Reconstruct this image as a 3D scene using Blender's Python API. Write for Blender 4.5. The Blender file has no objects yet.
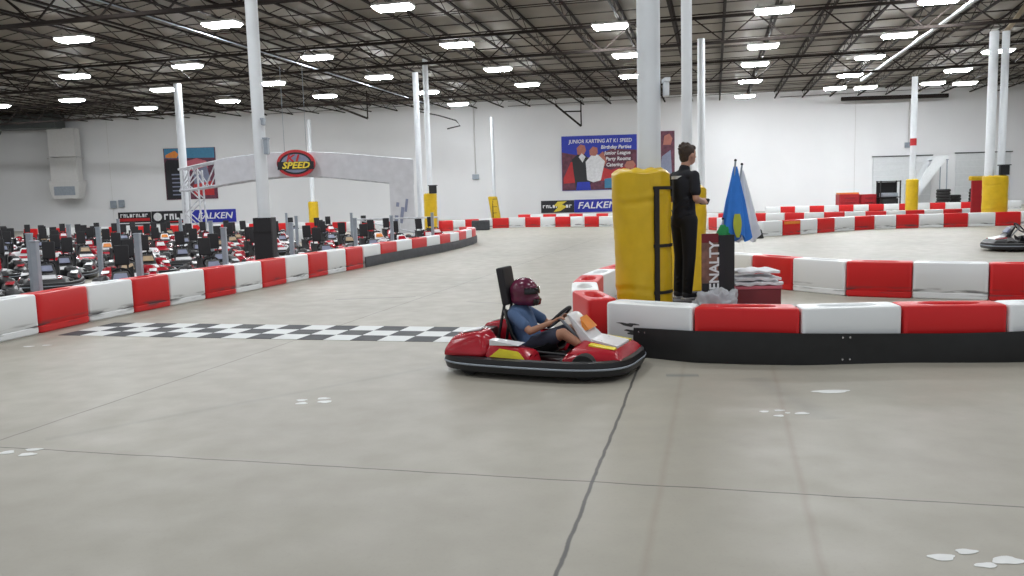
import bpy, bmesh, math, random
from mathutils import Vector, Matrix, noise, Euler
random.seed(7)
PI = math.pi
SC = bpy.context.scene
COL = SC.collection
V = Vector

# ------------------------------------------------------------------ materials
def new_mat(name):
    m = bpy.data.materials.new(name); m.use_nodes = True
    nt = m.node_tree; b = nt.nodes['Principled BSDF']
    return m, nt, b

def mat(name, col, rough=0.5, metal=0.0, var=0.12, scale=6.0, bump=0.0, alpha=1.0, trans=0.0):
    """plain coloured surface with a little procedural unevenness"""
    m, nt, b = new_mat(name)
    b.inputs['Roughness'].default_value = rough
    b.inputs['Metallic'].default_value = metal
    tc = nt.nodes.new('ShaderNodeTexCoord'); n = nt.nodes.new('ShaderNodeTexNoise')
    n.inputs['Scale'].default_value = scale; n.inputs['Detail'].default_value = 4
    nt.links.new(tc.outputs['Object'], n.inputs['Vector'])
    r = nt.nodes.new('ShaderNodeValToRGB')
    r.color_ramp.elements[0].position = 0.3; r.color_ramp.elements[1].position = 0.7
    r.color_ramp.elements[0].color = [c*(1-var) for c in col] + [1]
    r.color_ramp.elements[1].color = [min(1, c*(1+var*.5)) for c in col] + [1]
    nt.links.new(n.outputs['Fac'], r.inputs['Fac']); nt.links.new(r.outputs['Color'], b.inputs['Base Color'])
    if bump:
        bp = nt.nodes.new('ShaderNodeBump'); bp.inputs['Strength'].default_value = bump
        nt.links.new(n.outputs['Fac'], bp.inputs['Height']); nt.links.new(bp.outputs['Normal'], b.inputs['Normal'])
    if alpha < 1: b.inputs['Alpha'].default_value = alpha
    if trans: b.inputs['Transmission Weight'].default_value = trans
    return m

M = {}
M['white_wall'] = mat('painted_wall', (0.80, 0.80, 0.81), 0.8, var=0.04, scale=0.25)
M['deck'] = None
M['steel_dark'] = mat('dark_joist_paint', (0.020, 0.015, 0.013), 0.85)
M['steel_dark'].node_tree.nodes['Principled BSDF'].inputs['Specular IOR Level'].default_value = 0.2
M['column'] = mat('white_column_paint', (0.74, 0.77, 0.80), 0.7, var=0.06, scale=2)
M['galv'] = mat('galvanised_pipe', (0.55, 0.58, 0.6), 0.35, 0.6)
M['duct'] = mat('grey_duct', (0.10, 0.11, 0.11), 0.5, 0.3)
M['duct_white'] = mat('white_duct', (0.62, 0.61, 0.60), 0.6, var=0.04)
M['yellow'] = mat('yellow_vinyl', (0.66, 0.43, 0.008), 0.38, var=0.10, scale=5, bump=0.15)
M['strap'] = mat('black_webbing', (0.012, 0.011, 0.012), 0.7)
M['rubber'] = mat('black_rubber_belt', (0.010, 0.010, 0.011), 0.55, var=0.3, scale=8)
M['rubber_grey'] = mat('worn_grey_rubber', (0.05, 0.053, 0.06), 0.6, var=0.3, scale=5)
M['black'] = mat('black_plastic', (0.012, 0.012, 0.014), 0.42)
M['black_soft'] = mat('black_padding', (0.016, 0.015, 0.018), 0.7)
M['tyre'] = mat('tyre_rubber', (0.014, 0.014, 0.014), 0.8)
M['kart_red'] = mat('kart_red_plastic', (0.40, 0.010, 0.022), 0.25, var=0.2)
M['kart_white'] = mat('kart_white_plastic', (0.72, 0.72, 0.74), 0.3, var=0.1)
M['kart_pink'] = mat('faded_red_plastic', (0.55, 0.12, 0.16), 0.4)
M['decal_yellow'] = mat('yellow_decal', (0.75, 0.62, 0.02), 0.4)
M['decal_tan'] = mat('tan_decal', (0.42, 0.30, 0.18), 0.5)
M['decal_orange'] = mat('orange_decal', (0.75, 0.24, 0.03), 0.4)
M['grey_metal'] = mat('grey_post_paint', (0.32, 0.36, 0.41), 0.45, 0.2)
M['chrome'] = mat('bright_metal', (0.6, 0.6, 0.62), 0.25, 0.9)
M['skin'] = mat('skin', (0.50, 0.27, 0.19), 0.55, var=0.06)
M['skin_tan'] = mat('tanned_skin', (0.42, 0.21, 0.13), 0.55, var=0.06)
M['hair'] = mat('brown_hair', (0.045, 0.026, 0.016), 0.7, var=0.4, scale=40, bump=0.6)
M['shirt_black'] = mat('black_shirt', (0.009, 0.010, 0.016), 0.85, bump=0.1)
M['trousers'] = mat('black_trousers', (0.008, 0.008, 0.011), 0.85, bump=0.1)
M['shirt_blue'] = mat('blue_grey_shirt', (0.075, 0.13, 0.25), 0.85)
M['shorts'] = mat('navy_shorts', (0.035, 0.04, 0.065), 0.85)
M['shoe'] = mat('dark_shoe', (0.02, 0.022, 0.03), 0.6)
M['sole'] = mat('white_sole', (0.6, 0.6, 0.62), 0.6)
M['helmet'] = mat('maroon_helmet', (0.13, 0.018, 0.05), 0.22, var=0.3)
M['visor'] = mat('dark_visor', (0.015, 0.012, 0.015), 0.12)
M['flag_blue'] = mat('blue_flag_cloth', (0.03, 0.20, 0.68), 0.75)
M['flag_green'] = mat('green_flag_cloth', (0.02, 0.28, 0.08), 0.75)
M['flag_yellow'] = mat('yellow_flag_cloth', (0.45, 0.50, 0.05), 0.75)
M['flag_white'] = mat('white_flag_cloth', (0.74, 0.77, 0.82), 0.75)
M['crate_red'] = mat('dark_red_crate', (0.17, 0.012, 0.018), 0.5)
M['cloth_white'] = mat('white_cloth', (0.80, 0.80, 0.82), 0.8, bump=0.3)
M['brown_panel'] = mat('maroon_brown_panel', (0.24, 0.12, 0.09), 0.6, var=0.4, scale=14)
M['bag'] = mat('clear_bag_film', (0.62, 0.64, 0.68), 0.25, alpha=0.6, bump=0.6)
M['platform'] = mat('grey_platform', (0.16, 0.16, 0.17), 0.7)
M['print_white'] = mat('white_print', (0.8, 0.8, 0.82), 0.5)
M['print_black'] = mat('black_print', (0.012, 0.012, 0.016), 0.5)
M['print_red'] = mat('red_print', (0.5, 0.02, 0.025), 0.5)
M['print_blue'] = mat('blue_print', (0.015, 0.035, 0.42), 0.5)
M['falken_blue'] = mat('blue_banner', (0.012, 0.02, 0.36), 0.5)
M['print_yellow'] = mat('yellow_print', (0.8, 0.62, 0.05), 0.5)
M['print_grey'] = mat('grey_print', (0.22, 0.24, 0.34), 0.5)
M['print_cyan'] = mat('cyan_print', (0.05, 0.22, 0.38), 0.5)
M['print_skin'] = mat('tan_print', (0.45, 0.16, 0.12), 0.5)
M['print_maroon'] = mat('maroon_print', (0.13, 0.03, 0.06), 0.5, var=0.5, scale=3)
M['mesh_fabric'] = mat('grey_mesh_fabric', (0.60, 0.60, 0.63), 0.9, var=0.08, scale=3)
M['tower'] = mat('grey_white_lattice', (0.60, 0.61, 0.65), 0.6, var=0.3, scale=4)
M['paint_white'] = mat('white_floor_paint', (0.72, 0.73, 0.72), 0.6)
M['dock'] = mat('dock_door_panel', (0.66, 0.68, 0.69), 0.6, var=0.04)
M['silver'] = mat('silver_panel', (0.50, 0.54, 0.58), 0.4)
M['red_box'] = mat('red_cabinet', (0.38, 0.012, 0.02), 0.45)
M['skid'] = mat('rubber_skid', (0.06, 0.06, 0.06), 0.8)
M['wood'] = mat('pale_board', (0.45, 0.36, 0.26), 0.7)

def barrier_mat(name, col, seed):
    m, nt, b = new_mat(name); N = nt.nodes; Lk = nt.links
    b.inputs['Roughness'].default_value = 0.42
    tc = N.new('ShaderNodeTexCoord'); sep = N.new('ShaderNodeSeparateXYZ'); Lk.new(tc.outputs['Object'], sep.inputs[0])
    info = N.new('ShaderNodeObjectInfo')
    mp = N.new('ShaderNodeMapping'); mp.inputs['Scale'].default_value = (1.6, 1.6, 14)
    Lk.new(tc.outputs['Object'], mp.inputs['Vector'])
    add = N.new('ShaderNodeVectorMath'); add.operation = 'ADD'
    sc = N.new('ShaderNodeVectorMath'); sc.operation = 'SCALE'; sc.inputs['Scale'].default_value = 37.0
    cmb = N.new('ShaderNodeCombineXYZ')
    for i in range(3): Lk.new(info.outputs['Random'], cmb.inputs[i])
    Lk.new(cmb.outputs[0], sc.inputs[0]); Lk.new(sc.outputs[0], add.inputs[1]); Lk.new(mp.outputs[0], add.inputs[0])
    n = N.new('ShaderNodeTexNoise'); n.inputs['Scale'].default_value = 1.3; n.inputs['Detail'].default_value = 3
    Lk.new(add.outputs[0], n.inputs['Vector'])
    # bumper-height rubber scuffs: a band around z = 0.11
    d = N.new('ShaderNodeMath'); d.operation = 'SUBTRACT'; d.inputs[1].default_value = 0.11; Lk.new(sep.outputs['Z'], d.inputs[0])
    ab = N.new('ShaderNodeMath'); ab.operation = 'ABSOLUTE'; Lk.new(d.outputs[0], ab.inputs[0])
    band = N.new('ShaderNodeMapRange'); band.inputs[1].default_value = 0.0; band.inputs[2].default_value = 0.07
    band.inputs[3].default_value = 1; band.inputs[4].default_value = 0; Lk.new(ab.outputs[0], band.inputs[0])
    th = N.new('ShaderNodeMapRange'); th.inputs[1].default_value = 0.5; th.inputs[2].default_value = 0.62; Lk.new(n.outputs['Fac'], th.inputs[0])
    mul = N.new('ShaderNodeMath'); mul.operation = 'MULTIPLY'; Lk.new(band.outputs[0], mul.inputs[0]); Lk.new(th.outputs[0], mul.inputs[1])
    mx = N.new('ShaderNodeMix'); mx.data_type = 'RGBA'
    mx.inputs[6].default_value = (*col, 1); mx.inputs[7].default_value = (0.05, 0.05, 0.055, 1)
    Lk.new(mul.outputs[0], mx.inputs[0]); Lk.new(mx.outputs[2], b.inputs['Base Color'])
    return m
M['bar_red'] = barrier_mat('red_barrier_plastic', (0.62, 0.008, 0.010), 1)
M['bar_white'] = barrier_mat('white_barrier_plastic', (0.80, 0.82, 0.83), 2)

def emit_mat(name, col, s):
    m, nt, b = new_mat(name)
    b.inputs['Base Color'].default_value = (*col, 1)
    b.inputs['Emission Color'].default_value = (*col, 1); b.inputs['Emission Strength'].default_value = s
    return m
LIGHT_S = 95.0
M['lamp'] = emit_mat('fluorescent_tube_glow', (0.93, 0.97, 1.0), LIGHT_S)

def floor_material():
    m, nt, b = new_mat('sealed_concrete'); N = nt.nodes; Lk = nt.links
    tc = N.new('ShaderNodeTexCoord'); P = tc.outputs['Object']
    sep = N.new('ShaderNodeSeparateXYZ'); Lk.new(P, sep.inputs[0])
    def math_(op, a, b_=None, clamp=False):
        n = N.new('ShaderNodeMath'); n.operation = op; n.use_clamp = clamp
        for i, v in enumerate((a, b_)):
            if v is None: continue
            if isinstance(v, (int, float)): n.inputs[i].default_value = v
            else: Lk.new(v, n.inputs[i])
        return n.outputs[0]
    n1 = N.new('ShaderNodeTexNoise'); n1.inputs['Scale'].default_value = 0.35; n1.inputs['Detail'].default_value = 5; n1.inputs['Roughness'].default_value = 0.6; Lk.new(P, n1.inputs[0])
    n2 = N.new('ShaderNodeTexNoise'); n2.inputs['Scale'].default_value = 3.2; n2.inputs['Detail'].default_value = 6; Lk.new(P, n2.inputs[0])
    n3 = N.new('ShaderNodeTexNoise'); n3.inputs['Scale'].default_value = 45; n3.inputs['Detail'].default_value = 2; Lk.new(P, n3.inputs[0])
    r1 = N.new('ShaderNodeValToRGB'); e = r1.color_ramp.elements
    e[0].position = 0.3; e[0].color = (0.305, 0.284, 0.238, 1); e[1].position = 0.7; e[1].color = (0.375, 0.352, 0.298, 1)
    Lk.new(n1.outputs['Fac'], r1.inputs[0])
    def mix(fac, a, b_):
        x = N.new('ShaderNodeMix'); x.data_type = 'RGBA'
        Lk.new(fac, x.inputs[0])
        if isinstance(a, tuple): x.inputs[6].default_value = a
        else: Lk.new(a, x.inputs[6])
        if isinstance(b_, tuple): x.inputs[7].default_value = b_
        else: Lk.new(b_, x.inputs[7])
        return x.outputs[2]
    def rng(v, a, b_, c, d):
        x = N.new('ShaderNodeMapRange'); Lk.new(v, x.inputs[0])
        for i, q in enumerate((a, b_, c, d)): x.inputs[i+1].default_value = q
        return x.outputs[0]
    c = mix(rng(n2.outputs['Fac'], 0.35, 0.75, 0.0, 0.22), r1.outputs[0], (0.27, 0.26, 0.22, 1))
    c = mix(rng(n3.outputs['Fac'], 0.55, 0.8, 0.0, 0.15), c, (0.2, 0.19, 0.17, 1))
    wob = math_('MULTIPLY', math_('SUBTRACT', n2.outputs['Fac'], 0.5), 0.035)
    def line(p, q, w, col, strength, lo=None, hi=None, soft=0.35):
        nonlocal c
        dx, dy = q[0]-p[0], q[1]-p[1]; L = math.hypot(dx, dy); nx, ny = -dy/L, dx/L; tx, ty = dx/L, dy/L
        d = math_('ADD', math_('MULTIPLY', sep.outputs['X'], nx), math_('MULTIPLY', sep.outputs['Y'], ny))
        d = math_('SUBTRACT', d, nx*p[0]+ny*p[1])
        d = math_('ABSOLUTE', math_('ADD', d, wob))
        f = rng(d, w*(1-soft), w*(1+soft), strength, 0.0)
        if lo is not None:
            t = math_('ADD', math_('MULTIPLY', sep.outputs['X'], tx), math_('MULTIPLY', sep.outputs['Y'], ty))
            t = math_('SUBTRACT', t, tx*p[0]+ty*p[1])
            f = math_('MULTIPLY', f, math_('GREATER_THAN', t, lo)); f = math_('MULTIPLY', f, math_('LESS_THAN', t, hi))
        c = mix(f, c, col)
    dark = (0.035, 0.035, 0.035, 1); brown = (0.24, 0.19, 0.14, 1)
    line((0.16, 3.45), (1.28, 8.03), 0.011, dark, 0.9)
    line((-3.75, 5.69), (2.67, 4.08), 0.006, dark, 0.85)
    line((0.55, 3.43), (1.68, 7.83), 0.018, brown, 0.3, soft=0.9)
    line((1.34, 3.38), (2.52, 7.72), 0.018, brown, 0.36, soft=0.9)
    line((-3.86, 5.87), (-2.75, 9.80), 0.010, (0.12, 0.11, 0.1, 1), 0.7)
    line((-4.2, 17.1), (3.5, 15.2), 0.012, (0.15, 0.14, 0.13, 1), 0.5)
    line((-6.0, 31.0), (16.0, 25.5), 0.02, (0.15, 0.14, 0.13, 1), 0.4)
    # old tyre and trolley stains
    line((-3.2, 6.1), (-0.9, 8.0), 0.035, (0.22, 0.215, 0.19, 1), 0.30, -0.4, 3.1, soft=0.95)
    line((-3.0, 14.0), (-1.6, 14.1), 0.03, (0.08, 0.08, 0.08, 1), 0.8, -0.1, 1.3, soft=0.9)
    line((-0.75, 13.2), (1.0, 12.2), 0.03, (0.1, 0.1, 0.1, 1), 0.5, 0.0, 1.4, soft=0.9)
    line((2.2, 7.0), (2.3, 6.0), 0.10, (0.2, 0.2, 0.18, 1), 0.35, -0.2, 1.2, soft=0.95)
    line((1.42, 7.4), (1.75, 7.35), 0.05, (0.13, 0.15, 0.15, 1), 0.6, 0.0, 0.3, soft=0.8)
    Lk.new(c, b.inputs['Base Color'])
    Lk.new(rng(n2.outputs['Fac'], 0.3, 0.7, 0.42, 0.56), b.inputs['Roughness'])
    bp = N.new('ShaderNodeBump'); bp.inputs['Strength'].default_value = 0.04; Lk.new(n3.outputs['Fac'], bp.inputs['Height']); Lk.new(bp.outputs[0], b.inputs['Normal'])
    return m
M['floor'] = floor_material()

def deck_material():
    m, nt, b = new_mat('steel_roof_deck'); N = nt.nodes; Lk = nt.links
    tc = N.new('ShaderNodeTexCoord')
    mp = N.new('ShaderNodeMapping'); mp.inputs['Rotation'].default_value = (0, 0, 0)
    Lk.new(tc.outputs['Object'], mp.inputs['Vector'])
    w = N.new('ShaderNodeTexWave'); w.wave_type = 'BANDS'; w.bands_direction = 'Y'; w.inputs['Scale'].default_value = 2.1
    Lk.new(mp.outputs[0], w.inputs['Vector'])
    n = N.new('ShaderNodeTexNoise'); n.inputs['Scale'].default_value = 0.5; Lk.new(tc.outputs['Object'], n.inputs[0])
    r = N.new('ShaderNodeValToRGB'); r.color_ramp.elements[0].color = (0.15, 0.132, 0.11, 1); r.color_ramp.elements[1].color = (0.23, 0.205, 0.168, 1)
    Lk.new(n.outputs['Fac'], r.inputs[0]); Lk.new(r.outputs[0], b.inputs['Base Color'])
    bp = N.new('ShaderNodeBump'); bp.inputs['Strength'].default_value = 0.5; bp.inputs['Distance'].default_value = 0.04
    Lk.new(w.outputs['Fac'], bp.inputs['Height']); Lk.new(bp.outputs[0], b.inputs['Normal'])
    b.inputs['Roughness'].default_value = 0.6
    return m
M['deck'] = deck_material()

def checker_material():
    m, nt, b = new_mat('black_and_white_checks'); N = nt.nodes; Lk = nt.links
    tc = N.new('ShaderNodeTexCoord'); ck = N.new('ShaderNodeTexChecker')
    ck.inputs['Scale'].default_value = 1/0.36
    ck.inputs['Color1'].default_value = (0.68, 0.70, 0.70, 1); ck.inputs['Color2'].default_value = (0.035, 0.038, 0.045, 1)
    mp = N.new('ShaderNodeMapping'); mp.inputs['Location'].default_value = (0.0, 0.0, 0.18)
    Lk.new(tc.outputs['Object'], mp.inputs[0]); Lk.new(mp.outputs[0], ck.inputs['Vector'])
    n = N.new('ShaderNodeTexNoise'); n.inputs['Scale'].default_value = 2.5; n.inputs['Detail'].default_value = 5; Lk.new(tc.outputs['Object'], n.inputs[0])
    mr = N.new('ShaderNodeMapRange'); mr.inputs[1].default_value = 0.4; mr.inputs[2].default_value = 0.8; mr.inputs[3].default_value = 0; mr.inputs[4].default_value = 0.16
    Lk.new(n.outputs['Fac'], mr.inputs[0])
    mx = N.new('ShaderNodeMix'); mx.data_type = 'RGBA'; mx.inputs[7].default_value = (0.35, 0.34, 0.31, 1)
    Lk.new(mr.outputs[0], mx.inputs[0]); Lk.new(ck.outputs['Color'], mx.inputs[6]); Lk.new(mx.outputs[2], b.inputs['Base Color'])
    b.inputs['Roughness'].default_value = 0.7
    return m
M['checks'] = checker_material()

# ------------------------------------------------------------------ mesh helpers
class MB:
    def __init__(s): s.bm = bmesh.new()
    def box(s, c, size, rot=None, bevel=0.0, seg=2):
        r = bmesh.ops.create_cube(s.bm, size=1.0); vs = r['verts']
        bmesh.ops.scale(s.bm, vec=size, verts=vs)
        if bevel:
            es = list({e for v in vs for e in v.link_edges})
            q = bmesh.ops.bevel(s.bm, geom=es, offset=bevel, segments=seg, affect='EDGES', profile=0.6)
            vs = list({v for f in q['faces'] for v in f.verts} | {v for v in vs if v.is_valid})
        mt = Matrix.Translation(V(c))
        if rot: mt = mt @ Euler(rot).to_matrix().to_4x4()
        bmesh.ops.transform(s.bm, matrix=mt, verts=vs); return s
    def tube(s, p0, p1, r0, r1=None, n=12, caps=True):
        p0, p1 = V(p0), V(p1); r1 = r0 if r1 is None else r1
        z = (p1-p0).normalized(); a = z.orthogonal().normalized(); b = z.cross(a)
        R = []
        for p, r in ((p0, r0), (p1, r1)):
            R.append([s.bm.verts.new(p + a*math.cos(2*PI*i/n)*r + b*math.sin(2*PI*i/n)*r) for i in range(n)])
        for i in range(n): s.bm.faces.new((R[0][i], R[0][(i+1) % n], R[1][(i+1) % n], R[1][i]))
        if caps: s.bm.faces.new(R[0][::-1]); s.bm.faces.new(R[1])
        return s
    def path(s, pts, r, n=8, closed=False):
        pts = [V(p) for p in pts]; rings = []; k = len(pts); up = None
        for i, p in enumerate(pts):
            a = pts[(i-1) % k] if (closed or i > 0) else p; b = pts[(i+1) % k] if (closed or i < k-1) else p
            t = (b-a).normalized()
            if up is None: up = t.orthogonal().normalized()
            up = (up - t*up.dot(t)).normalized(); w = t.cross(up)
            rr = r[i] if isinstance(r, (list, tuple)) else r
            rings.append([s.bm.verts.new(p + up*math.cos(2*PI*j/n)*rr + w*math.sin(2*PI*j/n)*rr) for j in range(n)])
        for i in range(k if closed else k-1):
            A, B = rings[i], rings[(i+1) % k]
            for j in range(n): s.bm.faces.new((A[j], A[(j+1) % n], B[(j+1) % n], B[j]))
        if not closed: s.bm.faces.new(rings[0][::-1]); s.bm.faces.new(rings[-1])
        return s
    def ball(s, c, r, seg=16, rot=None):
        q = bmesh.ops.create_uvsphere(s.bm, u_segments=seg, v_segments=max(6, seg*2//3), radius=1.0); vs = q['verts']
        r = (r, r, r) if isinstance(r, (int, float)) else r
        bmesh.ops.scale(s.bm, vec=r, verts=vs)
        mt = Matrix.Translation(V(c))
        if rot: mt = mt @ Euler(rot).to_matrix().to_4x4()
        bmesh.ops.transform(s.bm, matrix=mt, verts=vs); return s
    def cap(s, p0, p1, r0, r1=None, n=14):
        r1 = r0 if r1 is None else r1
        return s.tube(p0, p1, r0, r1, n).ball(p0, r0, n).ball(p1, r1, n)
    def hull(s, pts, bevel=0.0, seg=2):
        vs = [s.bm.verts.new(V(p)) for p in pts]
        q = bmesh.ops.convex_hull(s.bm, input=vs)
        junk = [g for g in q.get('geom_interior', []) + q.get('geom_unused', []) if isinstance(g, bmesh.types.BMVert) and g.is_valid]
        if junk: bmesh.ops.delete(s.bm, geom=list(set(junk)), context='VERTS')
        vs = [v for v in vs if v.is_valid]
        fs = list({f for v in vs for f in v.link_faces})
        bmesh.ops.dissolve_limit(s.bm, angle_limit=0.03, verts=vs, edges=list({e for f in fs for e in f.edges}))
        vs = [v for v in vs if v.is_valid]
        if bevel:
            es = list({e for v in vs for e in v.link_edges})
            bmesh.ops.bevel(s.bm, geom=es, offset=bevel, segments=seg, affect='EDGES', profile=0.6)
        return s
    def poly(s, pts, z0, z1):
        a = [s.bm.verts.new((x, y, z0)) for x, y in pts]; b = [s.bm.verts.new((x, y, z1)) for x, y in pts]
        k = len(pts)
        for i in range(k): s.bm.faces.new((a[i], a[(i+1) % k], b[(i+1) % k], b[i]))
        s.bm.faces.new(a[::-1]); s.bm.faces.new(b); return s
    def rings(s, rings, cap0=True, cap1=True):
        R = [[s.bm.verts.new(V(p)) for p in r] for r in rings]; n = len(R[0])
        for A, B in zip(R, R[1:]):
            for j in range(n): s.bm.faces.new((A[j], A[(j+1) % n], B[(j+1) % n], B[j]))
        if cap0: s.bm.faces.new(R[0][::-1])
        if cap1: s.bm.faces.new(R[-1])
        return s
    def grid(s, f, nu, nv, thick=0.0):
        G = [[s.bm.verts.new(V(f(i/nu, j/nv))) for j in range(nv+1)] for i in range(nu+1)]
        fs = []
        for i in range(nu):
            for j in range(nv): fs.append(s.bm.faces.new((G[i][j], G[i+1][j], G[i+1][j+1], G[i][j+1])))
        if thick:
            bmesh.ops.recalc_face_normals(s.bm, faces=fs)
            bmesh.ops.solidify(s.bm, geom=fs, thickness=thick)
        return s
    def mesh(s, name, m, smooth=None):
        bmesh.ops.recalc_face_normals(s.bm, faces=s.bm.faces)
        me = bpy.data.meshes.new(name); s.bm.to_mesh(me); s.bm.free()
        me.materials.append(M[m] if isinstance(m, str) else m)
        if smooth is not None:
            me.polygons.foreach_set('use_smooth', [True]*len(me.polygons))
            if smooth < 180:
                try: me.set_sharp_from_angle(angle=math.radians(smooth))
                except Exception: pass
        me.update(); return me
    def build(s, name, m, parent=None, smooth=None, loc=None, rz=None, label=None):
        o = bpy.data.objects.new(name, s.mesh(name, m, smooth)); COL.objects.link(o)
        if parent: o.parent = parent
        if loc is not None: o.location = loc
        if rz is not None: o.rotation_euler = (0, 0, rz)
        if label: o['label'] = label
        return o
    def fuse(s, name, m, parent=None, voxel=0.012, it=4):
        me = s.mesh(name+'_src', m)
        t = bpy.data.objects.new(name+'_src', me); COL.objects.link(t)
        r = t.modifiers.new('r', 'REMESH'); r.mode = 'VOXEL'; r.voxel_size = voxel; r.use_smooth_shade = True
        q = t.modifiers.new('s', 'SMOOTH'); q.iterations = it; q.factor = 0.5
        dg = bpy.context.evaluated_depsgraph_get()
        out = bpy.data.meshes.new_from_object(t.evaluated_get(dg)); out.name = name
        bpy.data.objects.remove(t); bpy.data.meshes.remove(me)
        out.materials.clear(); out.materials.append(M[m] if isinstance(m, str) else m)
        out.polygons.foreach_set('use_smooth', [True]*len(out.polygons))
        o = bpy.data.objects.new(name, out); COL.objects.link(o)
        if parent: o.parent = parent
        return o

def thing(name, label, cat, loc=(0, 0, 0), rz=0.0, group=None):
    o = bpy.data.objects.new(name, None); COL.objects.link(o); o.empty_display_size = 0.2
    o.location = loc; o.rotation_euler = (0, 0, rz); o['label'] = label; o['category'] = cat
    if group: o['group'] = group
    return o
def tag(o, label, cat, group=None):
    o['label'] = label; o['category'] = cat
    if group: o['group'] = group
    return o
def struct(o): o['kind'] = 'structure'; return o
def copy_tree(o, parent=None):
    c = o.copy(); COL.objects.link(c)
    if parent: c.parent = parent
    for ch in list(o.children): copy_tree(ch, c)
    return c
def text(body, size, m, parent, loc, rot=(PI/2, 0, 0), name='lettering', ext=0.004, sx=1.0, shear=0.0, align='CENTER', bold=0.0):
    cu = bpy.data.curves.new(name, 'FONT'); cu.body = body; cu.size = size; cu.extrude = ext; cu.align_x = align; cu.align_y = 'CENTER'
    cu.shear = shear; cu.offset = bold; cu.resolution_u = 2
    cu.materials.append(M[m])
    t_ = bpy.data.objects.new(name, cu); COL.objects.link(t_)
    me = bpy.data.meshes.new_from_object(t_.evaluated_get(bpy.context.evaluated_depsgraph_get()))
    bpy.data.objects.remove(t_)
    o = bpy.data.objects.new(name, me); COL.objects.link(o); o.parent = parent; o.location = loc; o.rotation_euler = rot; o.scale = (sx, 1, 1)
    return o

ORD = ['first', 'second', 'third', 'fourth', 'fifth', 'sixth', 'seventh', 'eighth', 'ninth', 'tenth', 'eleventh', 'twelfth', 'thirteenth',
       'fourteenth', 'fifteenth', 'sixteenth', 'seventeenth', 'eighteenth', 'nineteenth', 'twentieth', 'twenty-first', 'twenty-second', 'twenty-third',
       'twenty-fourth', 'twenty-fifth', 'twenty-sixth', 'twenty-seventh', 'twenty-eighth', 'twenty-ninth', 'thirtieth', 'thirty-first', 'thirty-second', 'thirty-third', 'thirty-fourth', 'thirty-fifth']

# ------------------------------------------------------------------ room
A14 = math.radians(14.2)
U = V((math.sin(A14), math.cos(A14), 0)); W = V((math.cos(A14), -math.sin(A14), 0))   # building axes: down the hall, across the hall
def uv(u, v, z=0.0): return U*u + W*v + V((0, 0, z))
WY = lambda x: 66.0 - 0.05*x          # back wall line
H_DECK = 9.45

b = MB(); b.poly([(-52, -8), (52, -8), (52, WY(52)+.3), (-52, WY(-52)+.3)], -0.2, 0.0); struct(b.build('floor', 'floor'))
b = MB()
b.grid(lambda u, v: (-58+116*u, -10+80*v, H_DECK), 2, 2); o = b.build('ceiling', 'deck'); struct(o)
b = MB(); b.poly([(-52, WY(-52)), (52, WY(52)), (52, WY(52)+.3), (-52, WY(-52)+.3)], 0, H_DECK-.01); struct(b.build('wall_back', 'white_wall'))
b = MB(); b.poly([(-52.3, -8), (-52, -8), (-52, WY(-52)+.3), (-52.3, WY(-52)+.3)], 0, H_DECK-.01); struct(b.build('wall_left', 'white_wall'))
b = MB(); b.poly([(52, -8), (52.3, -8), (52.3, WY(52)+.3), (52, WY(52)+.3)], 0, H_DECK-.01); struct(b.build('wall_right', 'white_wall'))
# panel joints of the tilt-up back wall
for i, x in enumerate((-33.1, -7.5, 12.0, 27.5)):
    struct(MB().box((x, WY(x)-0.012, 4.7), (0.03, 0.02, 9.3)).build('trim_%d' % (i+1), 'duct_white'))

# roof joists: open-web, running down the hall
def truss_mesh(p0, p1, zt, zb, step, ch, web):
    b = MB(); p0, p1 = V(p0), V(p1); d = p1-p0; L = d.length; t = d/L
    ang = math.atan2(t.y, t.x)
    c = (p0+p1)/2
    for z in (zt, zb): b.box((c.x, c.y, z), (L, ch[0], ch[1]), (0, 0, ang))
    k = max(2, int(L/step)); top = True
    for i in range(k):
        a = p0+t*(L*i/k); e = p0+t*(L*(i+1)/k)
        b.tube((a.x, a.y, zt if top else zb), (e.x, e.y, zb if top else zt), web, n=4, caps=False); top = not top
    return b
ji = 0
for k in range(-26, 22):
    v = k*2.1+0.4
    # clip to wall
    u1 = 66.0
    p = uv(u1, v)
    for _ in range(6):
        u1 -= (p.y-(WY(p.x)-0.3))/U.y; p = uv(u1, v)
    u0 = 15.0
    q = uv(u0, v)
    if q.x < -51 or p.x < -50 or p.x > 51: continue
    if q.x < -0.8*q.y-12 and p.x < -0.8*p.y-6: continue
    ji += 1
    struct(truss_mesh(q, p, 9.36, 8.86, 1.2, (0.10, 0.07), 0.018).build('ceiling_joist', 'steel_dark'))
# bridging across the joists
for k in range(8, 34):
    u = k*2.05
    p, q = uv(u, -60), uv(u, 45)
    def clip(pt, other):
        for _ in range(3):
            pass
        return pt
    # keep inside the room
    pts = [uv(u, v) for v in range(-62, 52)]
    pts = [s for s in pts if abs(s.x) < 51 and s.y < WY(s.x)-0.4]
    if len(pts) < 2: continue
    a, c = pts[0], pts[-1]
    bb = MB(); bb.tube((a.x, a.y, 9.30), (c.x, c.y, 9.30), 0.022, n=4)
    if k % 2: bb.tube((a.x, a.y, 8.90), (c.x, c.y, 8.90), 0.022, n=4)
    struct(bb.build('ceiling_bridging', 'steel_dark'))
# girders across the hall
for y0 in (11.2, 23.4, 36.2, 48.6):
    u = y0*math.cos(A14)
    pts = [uv(u, v) for v in range(-62, 56)]
    pts = [s for s in pts if abs(s.x) < 51 and s.y < WY(s.x)-0.5]
    struct(truss_mesh(pts[0], pts[-1], 8.80, 7.78, 1.25, (0.16, 0.11), 0.036).build('ceiling_girder', 'steel_dark'))

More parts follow.
